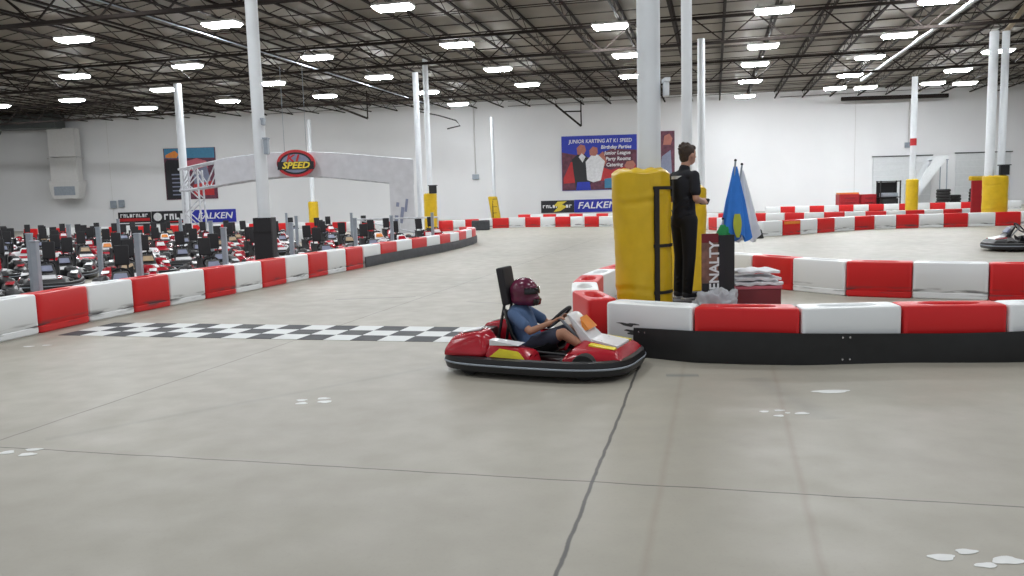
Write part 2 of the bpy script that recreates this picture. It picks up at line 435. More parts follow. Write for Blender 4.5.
# ------------------------------------------------------------------ columns
def column(x, y, r=0.14, top=7.75):
    bb = MB(); bb.tube((0, 0, 0), (0, 0, top), r, n=24); bb.box((0, 0, 0.012), (r*3, r*3, 0.024))
    return struct(bb.build('column', 'column', loc=(x, y, 0), smooth=40))
COLS = {'near': (1.61, 9.3), 'a': (-5.77, 19.0), 'b': (-16.37, 41.0), 'c': (-14.55, 60.0), 'd': (-4.35, 39.5), 'e': (-4.40, 45.0), 'f': (-1.17, 62.0),
        'g': (3.07, 14.0), 'h': (7.82, 33.0), 'i': (22.87, 46.0), 'j': (19.60, 33.12), 'k': (20.10, 33.16)}
for k_, (x, y) in COLS.items():
    column(x, y, {'near': .13, 'a': .14, 'g': .09, 'h': .15, 'c': .15, 'f': .12, 'i': .16, 'b': .19, 'd': .14, 'e': .15, 'j': .17, 'k': .14}[k_], 8.75 if k_ in ('near', 'g') else 9.3 if k_ == 'e' else 7.75)

# ------------------------------------------------------------------ ceiling lights
LP = [(-17.58, 33.84), (-10.84, 31.86), (-22.47, 43.03), (-15.76, 40.97), (-27.62, 52.27), (-20.29, 48.79), (-25.26, 57.5), (-18.63, 54.93), (-33.54, 54.19),
      (-3.99, 29.89), (-9.0, 39.48), (-2.17, 37.32), (-7.13, 46.28), (-13.48, 47.41), (-11.88, 53.77), (-5.14, 53.21), (-3.59, 60.35), (-0.43, 44.62),
      (4.35, 34.23), (6.08, 41.34), (7.44, 48.63), (1.28, 51.01), (10.43, 32.11), (12.44, 39.88), (13.72, 45.39), (15.49, 52.27), (17.53, 60.37), (16.37, 31.2),
      (18.11, 38.02), (19.48, 44.09), (21.23, 50.8), (22.84, 57.1), (27.42, 49.94), (29.0, 55.86), (25.85, 43.3), (25.0, 57.2), (31.45, 56.35)]
def make_light():
    r = thing('ceiling_light', '', 'light')
    f = MB(); f.box((0, 0, 0.10), (1.46, 0.66, 0.10), bevel=0.02); f.build('housing', 'duct_white', r)
    d = MB(); d.hull([(sx*0.72, sy*0.34, 0.05) for sx in (-1, 1) for sy in (-1, 1)] + [(sx*0.60, sy*0.28, -0.06) for sx in (-1, 1) for sy in (-1, 1)], bevel=0.03, seg=2)
    d.build('diffuser', 'lamp', r, smooth=50)
    for s_ in (-1, 1): MB().tube((s_*0.6, 0, 0.15), (s_*0.6, 0, 0.30), 0.012, n=6).build('hanger', 'steel_dark', r)
    return r
lt = make_light()
rows = {}
for i, (x, y) in enumerate(LP):
    u = V((x, y, 0)).dot(U); rows.setdefault(round(u/7.3), []).append((V((x, y, 0)).dot(W), x, y))
ri = 0
rownames = {}
for ri, key in enumerate(sorted(rows)):
    rr = sorted(rows[key])
    for j, (v, x, y) in enumerate(rr):
        o = lt if (ri == 0 and j == 0) else copy_tree(lt)
        o.location = (x, y, 8.56); o.rotation_euler = (0, 0, -A14)
        o['group'] = 'glowing ceiling lights'
        o['label'] = 'white glowing ceiling light, %s along its row, %s row out from the camera' % (ORD[j] if j else 'leftmost', ORD[ri])

# lamps of the same grid above and behind the camera
for i in range(-1, 5):
    for j in range(-2, 4):
        x = -3.99 + 6.75*j - 1.85*(i+1)*1.0; y = 29.89 - 1.9*j - 7.15*(i+1)
        ld = bpy.data.lights.new('ceiling_lamp', 'AREA'); ld.shape = 'RECTANGLE'; ld.size = 1.3; ld.size_y = 0.6
        ld.energy = 55 if y < 2 else 185; ld.color = (0.95, 0.98, 1.0)
        if y > 27.5 or y < -7: continue
        lo = bpy.data.objects.new('ceiling_lamp', ld); COL.objects.link(lo); lo.location = (x, y, 8.5); lo.rotation_euler = (0, 0, -A14)

for x, y in ((-24.4, 35.8), (-31.2, 37.7), (-29.3, 45.0), (-36.1, 46.9), (-40.4, 56.1), (23.0, 29.3), (29.8, 27.4), (32.7, 41.4), (34.2, 48.0), (38.3, 54.4)):  # unseen lamps carrying the grid past both sides, added to brighten the walls
    ld = bpy.data.lights.new('ceiling_lamp', 'AREA'); ld.shape = 'RECTANGLE'; ld.size = 1.3; ld.size_y = 0.6
    ld.energy = 260; ld.color = (0.95, 0.98, 1.0)
    lo = bpy.data.objects.new('ceiling_lamp', ld); COL.objects.link(lo); lo.location = (x, y, 8.5); lo.rotation_euler = (0, 0, -A14)

# ------------------------------------------------------------------ pipes, ducts, conduits under the roof
def pipe(name, pts, r, m, label, cat='pipe', group=None):
    return tag(MB().path(pts, r, 10).build(name, m, smooth=60), label, cat, group)
pipe('conduit_pipe', [(16.0, 26.5, 8.2), (21.81, 50.5, 8.2)], 0.075, 'galv', 'bright metal pipe running under the roof above the tall white column by the far wall')
pipe('sprinkler_pipe', [(-13.4, 23.6, 8.2), (-5.2, 57.4, 8.2)], 0.022, 'grey_metal', 'thin bright sprinkler pipe running down the hall above the pit')
pipe('drain_pipe', [(21.9, 33.3, 9.35), (20.95, 33.25, 8.85), (20.28, 33.2, 7.95), (20.10, 33.16, 7.77)], 0.10, 'wood', 'beige pipe bending down beside the twin white columns', 'pipe')
# left air handling duct
r = thing('air_duct', 'white and dark grey air duct dropping down the far wall to a square diffuser', 'duct', (-36.2, 67.6, 0))
MB().box((-4.2, -1.6, 8.75), (8.8, 1.6, 1.15), bevel=0.08).build('trunk_duct', 'duct', r)
MB().tube((-9.8, -2.6, 8.9), (-4.8, -1.6, 8.6), 0.85, n=20).build('round_duct', 'duct', r, smooth=40)
MB().box((0.0, -0.9, 7.1), (2.2, 0.9, 2.3), bevel=0.04).box((0.0, -0.9, 5.85), (2.45, 1.0, 0.1)).box((0.0, -0.9, 4.9), (2.2, 0.9, 1.9), bevel=0.04).build('drop_duct', 'duct_white', r)
dd = MB().hull([(sx*1.05, -0.9+sy*0.5, 2.55) for sx in (-1, 1) for sy in (-1, 1)]+[(sx*1.3, -0.9+sy*0.6, 4.0) for sx in (-1, 1) for sy in (-1, 1)], bevel=0.04).build('diffuser_box', 'duct_white', r)
MB().box((0, -1.45, 3.3), (1.7, 0.04, 0.9)).build('grille', 'grey_metal', dd)
for i, (x, z) in enumerate(((-33.0, 2.0), (-32.3, 2.05))):
    yy = WY(x)-0.12
    q = MB().box((0, 0, 0), (0.45, 0.2, 0.62), bevel=0.03).build('switch_box', 'grey_metal', loc=(x, yy, z)); tag(q, 'small grey box on the far wall under the duct, %s' % ('nearer the duct' if i == 0 else 'farther from the duct'), 'box', 'switch boxes on the far wall')
# conduit drops on the back wall
def drop(x, z0, z1, label, r=0.05):
    y = WY(x)-0.10
    t = thing('wall_conduit', label, 'conduit', (x, y, 0))
    MB().tube((0, 0, z0), (0, 0, z1), r, n=8).build('pipe', 'duct_white', t, smooth=60)
    MB().box((0, 0, z0), (0.55, 0.18, 0.42), bevel=0.03).build('junction_box', 'grey_metal', t)
drop(-2.7, 3.4, 8.9, 'white conduit with a small grey box on the far wall near the narrow pad')
drop(31.6, 4.9, 8.6, 'thin conduit with a small box high on the far wall by the twin columns')
pipe('hanging_cable', [(-6.6, 62.0, 8.3), (-5.2, 62.2, 8.0), (-3.9, 62.3, 7.6), (-3.6, 62.3, 7.2), (-4.6, 62.4, 7.0)], 0.05, 'strap', 'black cable looping down from the roof near the far wall', 'cable')
def drop_arm(x, y, z0, lx, label):
    t = thing('hanging_bracket', label, 'bracket', (x, y, z0))
    MB().tube((0, 0, 0), (-lx, 0, 1.6), 0.10, n=4).build('arm', 'steel_dark', t)
    MB().tube((0, 0, 0), (0.0, 0, 1.9), 0.05, n=6).build('rod', 'steel_dark', t)
    MB().tube((0, 0, 1.1), (-lx*0.7, 0, 1.1), 0.05, n=6).build('tie', 'steel_dark', t)
drop_arm(5.5, 61, 6.8, 1.9, 'dark steel bracket hanging at the roof edge over the karting poster')
drop_arm(-9.7, 57, 7.4, 3.9, 'long dark steel brace hanging from the roof over the banner gantry')
# heater near the right, dark rail along the top of the wall
tag(MB().box((29.6, 62.6, 8.45), (8.0, 0.25, 0.3), (0, 0, -0.05), bevel=0.05).build('wall_rail', 'steel_dark'), 'dark rail along the top of the far wall beside the red-banded column', 'rail')

# ------------------------------------------------------------------ barrier blocks
def block_mesh(m):
    L, Wd, Hh = 0.985, 0.34, 0.55; N = 48
    def rr(sx, sy, r, z):
        pts = []
        hx, hy = sx/2, sy/2
        for i in range(N):
            a = 2*PI*(i+.5)/N
            # ray to rounded rectangle
            dx, dy = math.cos(a), math.sin(a)
            t = min(hx/abs(dx) if abs(dx) > 1e-6 else 1e9, hy/abs(dy) if abs(dy) > 1e-6 else 1e9)
            x, y = dx*t, dy*t
            cx, cy = max(-hx+r, min(hx-r, x)), max(-hy+r, min(hy-r, y))
            if abs(x) > hx-r and abs(y) > hy-r:
                dd_ = V((x-cx, y-cy)); dd_ = dd_.normalized()*r if dd_.length > 0 else dd_
                x, y = cx+dd_.x, cy+dd_.y
            pts.append((x, y, z))
        return pts
    def aspect(sx, sy, z, p=1.6):
        out = []
        for i in range(N):
            # same direction as the outer ring, in stretched space
            a = 2*PI*(i+.5)/N
            dx, dy = math.cos(a), math.sin(a)
            t = min((L/2)/abs(dx) if abs(dx) > 1e-6 else 1e9, (Wd/2)/abs(dy) if abs(dy) > 1e-6 else 1e9)
            X, Y = dx*t/(L/2), dy*t/(Wd/2); th = math.atan2(Y, X)
            out.append((math.copysign(abs(math.cos(th))**(2/p), math.cos(th))*sx/2, math.copysign(abs(math.sin(th))**(2/p), math.sin(th))*sy/2, z))
        return out
    # distribute outer ring by stretched angle for even corners
    b = MB()
    def sq(sx, sy, z, r=0.03):
        out = []
        for i in range(N):
            th = 2*PI*(i+.5)/N; c, s = math.cos(th), math.sin(th); p = 0.16
            out.append((math.copysign(abs(c)**p, c)*sx/2, math.copysign(abs(s)**p, s)*sy/2, z))
        return out
    def el(sx, sy, z, p=0.85):
        out = []
        for i in range(N):
            th = 2*PI*(i+.5)/N; c, s = math.cos(th), math.sin(th)
            out.append((math.copysign(abs(c)**p, c)*sx/2, math.copysign(abs(s)**p, s)*sy/2, z))
        return out
    b.rings([sq(L-.03, Wd-.03, 0.0), sq(L, Wd, 0.02), sq(L, Wd, 0.09), sq(L-.012, Wd-.02, 0.10), sq(L, Wd, 0.115), sq(L, Wd, Hh-.03), sq(L-.012, Wd-.014, Hh-.008), sq(L-.04, Wd-.05, Hh),
             el(.60, .22, Hh), el(.57, .19, Hh-.012), el(.50, .15, Hh-.11)])
    return b.mesh('barrier_block', m, 35)
BM = {'red': block_mesh('bar_red'), 'white': block_mesh('bar_white')}

def resample(pts, pitch):
    pts = [V((p[0], p[1], 0)) for p in pts]; out = [pts[0]]; acc = 0.0
    for a, c in zip(pts, pts[1:]):
        d = (c-a).length; t = pitch-acc
        while t <= d:
            out.append(a+(c-a)*(t/d)); t += pitch
        acc = d-(t-pitch)
    return out
def block_row(bounds, first, side, where, group, stops=None):
    """bounds: successive block ends along the face one sees; side=+1: body lies to the left of the walking direction"""
    res = []
    cols = ['red', 'white'] if first == 'red' else ['white', 'red']
    cnt = {'red': 0, 'white': 0}
    for i, (a, c) in enumerate(zip(bounds, bounds[1:])):
        a, c = V((a[0], a[1], 0)), V((c[0], c[1], 0)); d = c-a; L = d.length; t = d/L; n = V((-t.y, t.x, 0))*side
        col = cols[i % 2]; k = cnt[col]; cnt[col] += 1
        def turn(p, q):
            if p is None or q is None: return 0.0
            a0 = V((p[1][0]-p[0][0], p[1][1]-p[0][1])); a1 = V((q[1][0]-q[0][0], q[1][1]-q[0][1]))
            return max(-.9, min(.9, math.atan2(a0.x*a1.y-a0.y*a1.x, a0.dot(a1))))*side
        seg = lambda j: (bounds[j], bounds[j+1]) if 0 <= j < len(bounds)-1 else None
        th0, th1 = turn(seg(i-1), seg(i)), turn(seg(i), seg(i+1))
        me = BM[col]
        if max(abs(th0), abs(th1)) > 0.03:
            me = me.copy()
            for vv in me.vertices:
                yr = 0.17+vv.co.y*side
                yr = max(0.0, yr)
                k_ = vv.co.x/0.4925
                vv.co.x -= yr*(math.tan(th1/2) if k_ > 0 else math.tan(th0/2))*k_
        o = bpy.data.objects.new('barrier_block', me); COL.objects.link(o)
        o.location = (a+c)/2+n*0.172; o.rotation_euler = (0, 0, math.atan2(t.y, t.x)); o.scale = ((L-0.012)/0.985, 1, 1)
        tag(o, '%s %s barrier block %s' % (ORD[k], col, where), 'barrier', group)
        res.append(o)
    return res
def interp(pts, fr):
    return pts
# wall between track and pit, from the camera's side outward
LEFT = [(-6.92, 9.05), (-6.75, 10.05), (-6.55, 11.05), (-6.37, 12.05), (-6.12, 12.97), (-5.87, 13.78), (-5.58, 14.62), (-5.29, 15.42), (-5.05, 16.3), (-4.81, 17.2), (-4.56, 18.13), (-4.31, 18.95), (-4.05, 19.8), (-3.79, 20.68)]
lb = block_row(LEFT, 'red', 1, 'along the pit wall counting out from the camera', 'bare barrier blocks of the pit wall')
LEFT2 = resample([(-3.78, 20.72), (-3.40, 22.1), (-2.91, 23.72), (-2.28, 25.6), (-1.80, 27.6), (-1.45, 29.6), (-1.30, 31.2), (-1.45, 32.4), (-2.1, 33.6)], 1.06)
block_row(LEFT2, 'white', 1, 'on the rubber-skirted end of the pit wall', 'skirted barrier blocks of the pit wall')
# island, near side
NEAR = [(0.99, 8.56), (1.80, 7.96), (2.79, 7.70), (3.78, 7.70), (4.73, 7.58), (5.75, 7.55), (6.75, 7.75)]
nb = block_row(NEAR, 'white', 1, 'on the near side of the marshal island from its corner', 'barrier blocks on the near side of the island')
ISL = [(0.83, 8.78), (0.72, 9.74), (0.80, 10.70), (1.00, 11.64), (1.33, 12.54), (1.75, 13.42)]
block_row(ISL, 'red', -1, 'up the blunt end of the marshal island behind the corner', 'barrier blocks at the blunt end of the island')
FAR = [(3.85, 15.15), (4.28, 14.33), (4.70, 13.45), (5.24, 12.58), (6.06, 12.10), (6.94, 11.62), (7.85, 11.2), (8.7, 10.7), (9.4, 10.0), (9.8, 9.1)]
block_row(FAR, 'white', 1, 'on the far side of the island behind the red crate', 'barrier blocks on the far side of the island')
# far rows
FR = resample([(-3.6, 42.4), (-2.6, 43.6), (-1.0, 44.8), (1.0, 45.0), (3.2, 43.9), (5.3, 42.3), (7.2, 40.2), (8.6, 37.6), (9.1, 34.5), (9.15, 31.4)], 0.90)
block_row(FR, 'red', 1, 'round the outer bend from the yellow pad by the gantry', 'barrier blocks round the outer bend')
FS = [(9.25, 29.55), (10.11, 29.87), (10.93, 30.3), (11.78, 30.85), (12.7, 31.5), (13.72, 32.05), (14.66, 32.4), (15.6, 32.55), (16.5, 32.52), (17.44, 32.4), (18.4, 32.36), (19.5, 32.36), (20.55, 32.4), (21.5, 32.5), (22.5, 32.6)]
fs = block_row(FS, 'white', 1, 'along the far straight from the black rubber lump', 'barrier blocks of the far straight')
MB().box((0, -.174, .46), (.90, .004, .10)).build('sticker', 'decal_orange', fs[1], label='orange sticker along the top edge')
BR = resample([(0.5, 52.5), (5.5, 49.5), (9.5, 44.5), (11.0, 42.0), (12.6, 40.2), (14.4, 39.0), (18.0, 38.2), (24.0, 38.6)], 0.93)
block_row(BR, 'red', 1, 'in the second row behind the outer bend', 'barrier blocks in the second far row')
CR = resample([(17.2, 54.2), (22.5, 53.8), (30.0, 52.6), (34.0, 52.4)], 0.95)
block_row(CR, 'white', 1, 'in the last row before the wall by the red cabinets', 'barrier blocks in the last far row')
PR = resample([(-30.5, 50.6), (-22.0, 49.6), (-13.0, 47.4), (-4.4, 43.6)], 0.95)
block_row(PR, 'red', 1, 'in the row closing the back of the pit', 'barrier blocks at the back of the pit')
PL = resample([(-9.7, 35.3), (-7.4, 34.7)], 0.92)
block_row(PL, 'white', 1, 'between the parked karts inside the pit', 'loose barrier blocks in the pit')

# stack of low sections behind island end
# scuffs on the corner block
cb = nb[0]
for j, (x, z, w_, h_) in enumerate(((-0.22, 0.33, 0.22, 0.035), (-0.13, 0.25, 0.26, 0.05), (0.02, 0.19, 0.12, 0.03))):
    pts = []
    for k in range(14):
        a = 2*PI*k/14; q = 1+0.35*math.sin(3*a+j)+0.2*math.cos(5*a)
        pts.append((x+math.cos(a)*w_/2*q, -0.1715, z+math.sin(a)*h_/2*q))
    bb = MB(); f0 = [bb.bm.verts.new(p) for p in pts]; f1 = [bb.bm.verts.new((p[0], p[1]-.0015, p[2])) for p in pts]
    for k in range(14): bb.bm.faces.new((f0[k], f0[(k+1) % 14], f1[(k+1) % 14], f1[k]))
    bb.bm.faces.new(f1)
    bb.build('scuff_mark', 'skid', cb, label='black tyre scuff')

# rubber skirts bolted along the blocks
def skirt(pts, z0, z1, m, label, off=0.008, bolts=True, wave=0.0):
    t = thing('rubber_skirt', label, 'rubber belt', (pts[0][0], pts[0][1], 0))
    P = [V((p[0], p[1], 0)) for p in pts]; o0 = P[0]
    fine = [V((q.x, q.y, 0)) for q in resample([(p.x, p.y) for p in P], 0.1)]
    nrm = []
    for i, p in enumerate(fine):
        a = fine[max(0, i-3)]; c = fine[min(len(fine)-1, i+3)]; d = (c-a).normalized(); nrm.append(V((d.y, -d.x, 0)))
    b = MB(); R = []
    for i, (p, n) in enumerate(zip(fine, nrm)):
        w = wave*math.sin(i*0.16); base = p-o0+n*off; tt = 0.014
        bulge = n*(0.012+0.012*math.sin(i*0.21))
        R.append([base+V((0, 0, z0+w*0.3)), base+n*tt+V((0, 0, z0+w*0.3)), base+bulge+n*tt+V((0, 0, (z0+z1)/2)), base+n*tt+V((0, 0, z1+w)), base+V((0, 0, z1+w))])
    b.rings(R); b.build('belt', m, t, smooth=60)
    if bolts:
        for i in range(1, len(fine)-1, 10):
            if (i//10) % 2: continue
            for z in (z1-0.04, z0+0.05):
                for dx in (-0.035, 0.035):
                    p = fine[i]-o0+nrm[i]*(off+0.012); tdir = V((-nrm[i].y, nrm[i].x, 0))
                    q = p+tdir*dx+V((0, 0, z))
                    MB().tube(q, q+nrm[i]*0.014, 0.010, n=8).build('bolt', 'chrome', t)
    return t
skirt([(1.28, 8.345), (1.80, 7.945), (2.30, 7.79), (2.79, 7.685), (3.3, 7.69), (3.78, 7.685), (4.25, 7.62), (4.73, 7.565), (5.75, 7.535), (6.7, 7.72)], 0.0, 0.305, 'rubber', 'black rubber belt bolted along the near side of the marshal island', wave=0.02, off=0.02)
skirt([(q.x, q.y) for q in LEFT2[:]], 0.0, 0.27, 'rubber_grey', 'worn grey rubber belt along the far end of the pit wall', off=0.012, bolts=False)

# ------------------------------------------------------------------ track markings
d = V((-0.63-(-6.34), 10.50-11.95, 0)); ck_ang = math.atan2(d.y, d.x)
o = MB().poly([(0, 0), (0.36*18.5, 0), (0.36*18.5, 1.08), (0, 1.08)], 0.001, 0.004).build('finish_line', 'checks', loc=(-6.20, 10.845, 0), rz=ck_ang)
tag(o, 'black and white chequered line painted across the track before the pit wall', 'floor marking')
def splat(name, centre, blobs, label):
    t = thing(name, label, 'floor marking', (centre[0], centre[1], 0))
    for k, (dx, dy, rx, ry) in enumerate(blobs):
        pts = []
        for i in range(20):
            a = 2*PI*i/20; q = 1+0.13*math.sin(3*a+k*1.7)+0.07*math.sin(5*a+k)
            pts.append((dx+math.cos(a)*rx*q, dy+math.sin(a)*ry*q))
        MB().poly(pts, 0.0008, 0.0025).build('paint_blob', 'paint_white', t)
splat('paint_mark', (-1.75, 6.80), [(-0.10, 0.03, .045, .03), (0.08, 0.07, .055, .035), (-0.07, -0.08, .05, .035), (0.12, -0.05, .06, .04)], 'cluster of four small white paint spots on the open floor between two joints')
splat('paint_mark', (2.05, 6.0), [(-0.13, 0.06, .035, .025), (-0.01, 0.08, .04, .02), (0.13, -0.02, .055, .03), (-0.06, -0.07, .04, .025), (0.03, 0.0, .02, .015)], 'cluster of small white paint spots between two brown joints below the island')
splat('paint_mark', (2.66, 6.62), [(0, 0, .15, .055)], 'single oval white paint spot near the black rubber belt')
splat('paint_mark', (2.06, 3.50), [(-0.12, 0.03, .06, .035), (0.02, 0.08, .05, .028), (0.15, -0.02, .07, .04), (0.03, -0.06, .05, .025)], 'white paint spots at the lower corner of the view')
splat('paint_mark', (-3.47, 5.55), [(0.02, 0.05, .06, .03), (0.04, -0.06, .06, .035), (-0.14, 0.0, .05, .04)], 'white paint spots beside the end of the long cross joint')
splat('paint_mark', (-6.0, 10.0), [(-0.1, 0, .07, .03), (0.1, 0.05, .06, .03)], 'faint white paint spots beside the bottom of the pit wall')

# ------------------------------------------------------------------ karts
def make_kart(body='kart_red', accent='kart_white', mark='decal_yellow', fair='kart_white', tab='decal_orange'):
    r = thing('racing_kart', '', 'kart')
    # wrap-round bumper
    def outline(hx, hy, z):
        pts = []
        for i in range(56):
            a = 2*PI*i/56; c, s = math.cos(a), math.sin(a)
            x = math.copysign(abs(c)**0.5, c)*hx; y = math.copysign(abs(s)**0.5, s)*hy
            if x > 0: y *= 1-0.14*(x/hx)**2
            pts.append((x, y, z))
        return pts
    MB().rings([outline(.90, .61, .05), outline(.94, .655, .06), outline(.955, .67, .12), outline(.94, .655, .185), outline(.90, .61, .195), outline(.88, .59, .12), outline(.90, .61, .05)], False, False).build('bumper', 'black', r, smooth=60)
    MB().rings([outline(.958, .672, .118), outline(.962, .676, .122), outline(.962, .676, .132), outline(.958, .672, .136)], False, False).build('rub_strip', 'grey_metal', r)
    MB().poly([(p[0], p[1]) for p in outline(.90, .60, 0)], 0.055, 0.08).build('floor_tray', 'black', r)
    for sx, sy, rad, wd in ((-.58, 1, .135, .19), (-.58, -1, .135, .19), (.56, 1, .125, .13), (.56, -1, .125, .13)):
        w = MB(); y0 = sy*(.47 if sx < 0 else .44)
        prof = [(rad*.5, -wd/2), (rad*.93, -wd/2), (rad, -wd*.3), (rad, wd*.3), (rad*.93, wd/2), (rad*.5, wd/2)]
        w.rings([[(sx+q*math.cos(2*PI*k/20), y0+yy, rad+q*math.sin(2*PI*k/20)) for k in range(20)] for q, yy in prof])
        wo = w.build('wheel', 'tyre', r, smooth=40)
        MB().tube((sx, y0-wd*.52, rad), (sx, y0+wd*.52, rad), rad*.48, n=14).build('rim', 'chrome', wo, smooth=40)
    # side pods
    for s in (-1, 1):
        p = MB().hull([(-.38, s*.33, .10), (.10, s*.33, .10), (-.40, s*.585, .19), (.08, s*.575, .17), (-.38, s*.33, .32), (-.36, s*.53, .34), (-.05, s*.53, .29), (.06, s*.48, .22), (.06, s*.33, .24)], bevel=0.025)
        po = p.build('side_pod', body, r, smooth=50)
        MB().hull([(-.38, s*.40, .350), (-.05, s*.40, .318), (-.36, s*.545, .352), (-.06, s*.54, .308), (-.38, s*.40, .32), (-.36, s*.545, .30)], 0).build('stripe', accent, po)
        MB().hull([(-.34, s*.592, .20), (.02, s*.585, .19), (-.24, s*.578, .28), (-.06, s*.57, .26), (-.34, s*.55, .20), (-.06, s*.54, .25)], 0).build('decal', mark, po)
        # battery box / rear fairing
        q = MB().hull([(-.86, s*.24, .16), (-.42, s*.24, .16), (-.88, s*.60, .19), (-.40, s*.60, .19), (-.80, s*.26, .38), (-.48, s*.26, .44), (-.78, s*.50, .36), (-.46, s*.52, .42), (-.30, s*.40, .30)], bevel=0.04, seg=3)
        qo = q.build('rear_fairing', body, r, smooth=60)
        MB().hull([(-.74, s*.30, .395), (-.52, s*.30, .445), (-.72, s*.42, .390), (-.50, s*.44, .44), (-.74, s*.30, .385), (-.50, s*.44, .425)], 0).build('stripe', accent, qo)
    MB().hull([(-.90, -.40, .15), (-.90, .40, .15), (-.60, -.26, .16), (-.60, .26, .16), (-.86, -.30, .34), (-.86, .30, .34), (-.62, -.24, .36), (-.62, .24, .36)], bevel=0.03).build('motor_cover', 'black', r, smooth=50)
    # nose
    n = MB().hull([(.34, -.50, .12), (.34, .50, .12), (.90, -.40, .17), (.90, .40, .17), (.915, -.22, .16), (.915, .22, .16), (.82, -.34, .26), (.82, .34, .26), (.36, -.50, .22), (.36, .50, .22), (.42, -.38, .28), (.42, .38, .28), (.46, -.18, .33), (.46, .18, .33)], bevel=0.03, seg=3)
    no = n.build('nose_cone', body, r, smooth=60)
    MB().hull([(.50, -.17, .342), (.50, .17, .342), (.80, -.20, .285), (.80, .20, .285), (.50, -.17, .32), (.50, .17, .32), (.80, -.20, .265), (.80, .20, .265)], 0).build('number_panel', accent, no)
    for s in (-1, 1): MB().hull([(.55, s*.30, .305), (.80, s*.31, .272), (.55, s*.22, .312), (.80, s*.23, .28), (.55, s*.30, .285), (.80, s*.23, .26)], 0).build('decal', mark, no)
    # upright steering fairing
    f = MB().hull([(.44, -.17, .28), (.44, .17, .28), (.60, -.20, .27), (.60, .20, .27), (.26, -.11, .56), (.26, .11, .56), (.31, -.14, .56), (.31, .14, .56)], bevel=0.02)
    fo = f.build('steering_fairing', fair, r, smooth=50)
    MB().hull([(.50, -.13, .42), (.50, .13, .42), (.40, -.10, .53), (.40, .10, .53), (.44, -.13, .40), (.44, .13, .40)], 0).build('decal', tab, fo)
    MB().tube((.45, 0, .20), (.16, 0, .50), 0.016, n=8).build('steering_column', 'grey_metal', r)
    # steering wheel
    ax = V((-.29, 0, .30)).normalized(); c = V((.15, 0, .51)); e1 = V((0, 1, 0)); e2 = ax.cross(e1)
    sw = MB().path([c+(e1*math.cos(2*PI*k/24)+e2*math.sin(2*PI*k/24))*0.145 for k in range(24)], 0.016, 8, closed=True)
    so = sw.build('steering_wheel', 'black_soft', r, smooth=180)
    sp = MB()
    for k in (0, 1, 2): sp.tube(c, c+(e1*math.cos(2*PI*k/3+.5)+e2*math.sin(2*PI*k/3+.5))*0.14, 0.010, n=6)
    sp.build('spokes', 'grey_metal', so)
    # bucket seat
    prof = [(.18, .20), (.05, .13), (-.10, .11), (-.24, .15), (-.33, .28), (-.38, .42), (-.42, .56)]
    def seat(u, v):
        t = u*(len(prof)-1); i = min(int(t), len(prof)-2); fr = t-i
        x = prof[i][0]*(1-fr)+prof[i+1][0]*fr; z = prof[i][1]*(1-fr)+prof[i+1][1]*fr
        y = (v-.5)*2; raise_ = abs(y)**3
        return (x+raise_*0.07*u, y*(.21-.02*u), z+raise_*0.14*(1-u*.7))
    MB().grid(seat, 18, 12, 0.018).build('seat', 'black', r, smooth=60)
    # headrest on its hoop
    MB().path([(-.50, -.12, .12), (-.40, -.09, .62), (-.415, -.08, .88), (-.415, .08, .88), (-.40, .09, .62), (-.50, .12, .12)], 0.016, 8).build('headrest_hoop', 'black', r, smooth=60)
    MB().box((-.405, 0, .815), (.075, .25, .38), (0, -.17, 0), bevel=0.022, seg=3).build('headrest', 'black_soft', r, smooth=50)
    # side guard rails
    for s in (-1, 1): MB().path([(.42, s*.30, .18), (.30, s*.30, .20), (-.20, s*.30, .22), (-.32, s*.30, .20)], 0.015, 8).build('side_bar', 'black', r, smooth=60)
    for s in (-1, 1): MB().box((.60, s*.11, .22), (.02, .07, .13), (0, .5, 0), bevel=0.005).build('pedal', 'grey_metal', r)
    return r

hero = make_kart('kart_red', 'kart_white', 'decal_yellow')
hero['label'] = 'red racing kart with a driver, rounding the corner of the black-skirted island'
hero['group'] = 'racing karts'
HK = (0.32, 7.92, 0); HR = math.radians(-24)
hero.location = HK; hero.rotation_euler = (0, 0, HR)

kv = [hero, make_kart('kart_red', 'kart_white', 'black', 'black', 'decal_tan'), make_kart('kart_white', 'kart_red', 'black', 'kart_white', 'kart_red'), make_kart('black', 'kart_white', 'kart_red', 'black', 'print_grey'),
      make_kart('black', 'kart_red', 'kart_white', 'kart_red', 'kart_white'), make_kart('kart_red', 'black', 'kart_white', 'kart_white', 'decal_orange')]
vname = {1: 'red kart with white panels', 2: 'white kart with red panels', 3: 'black kart with white panels', 4: 'black kart with red panels', 5: 'red kart with black panels'}
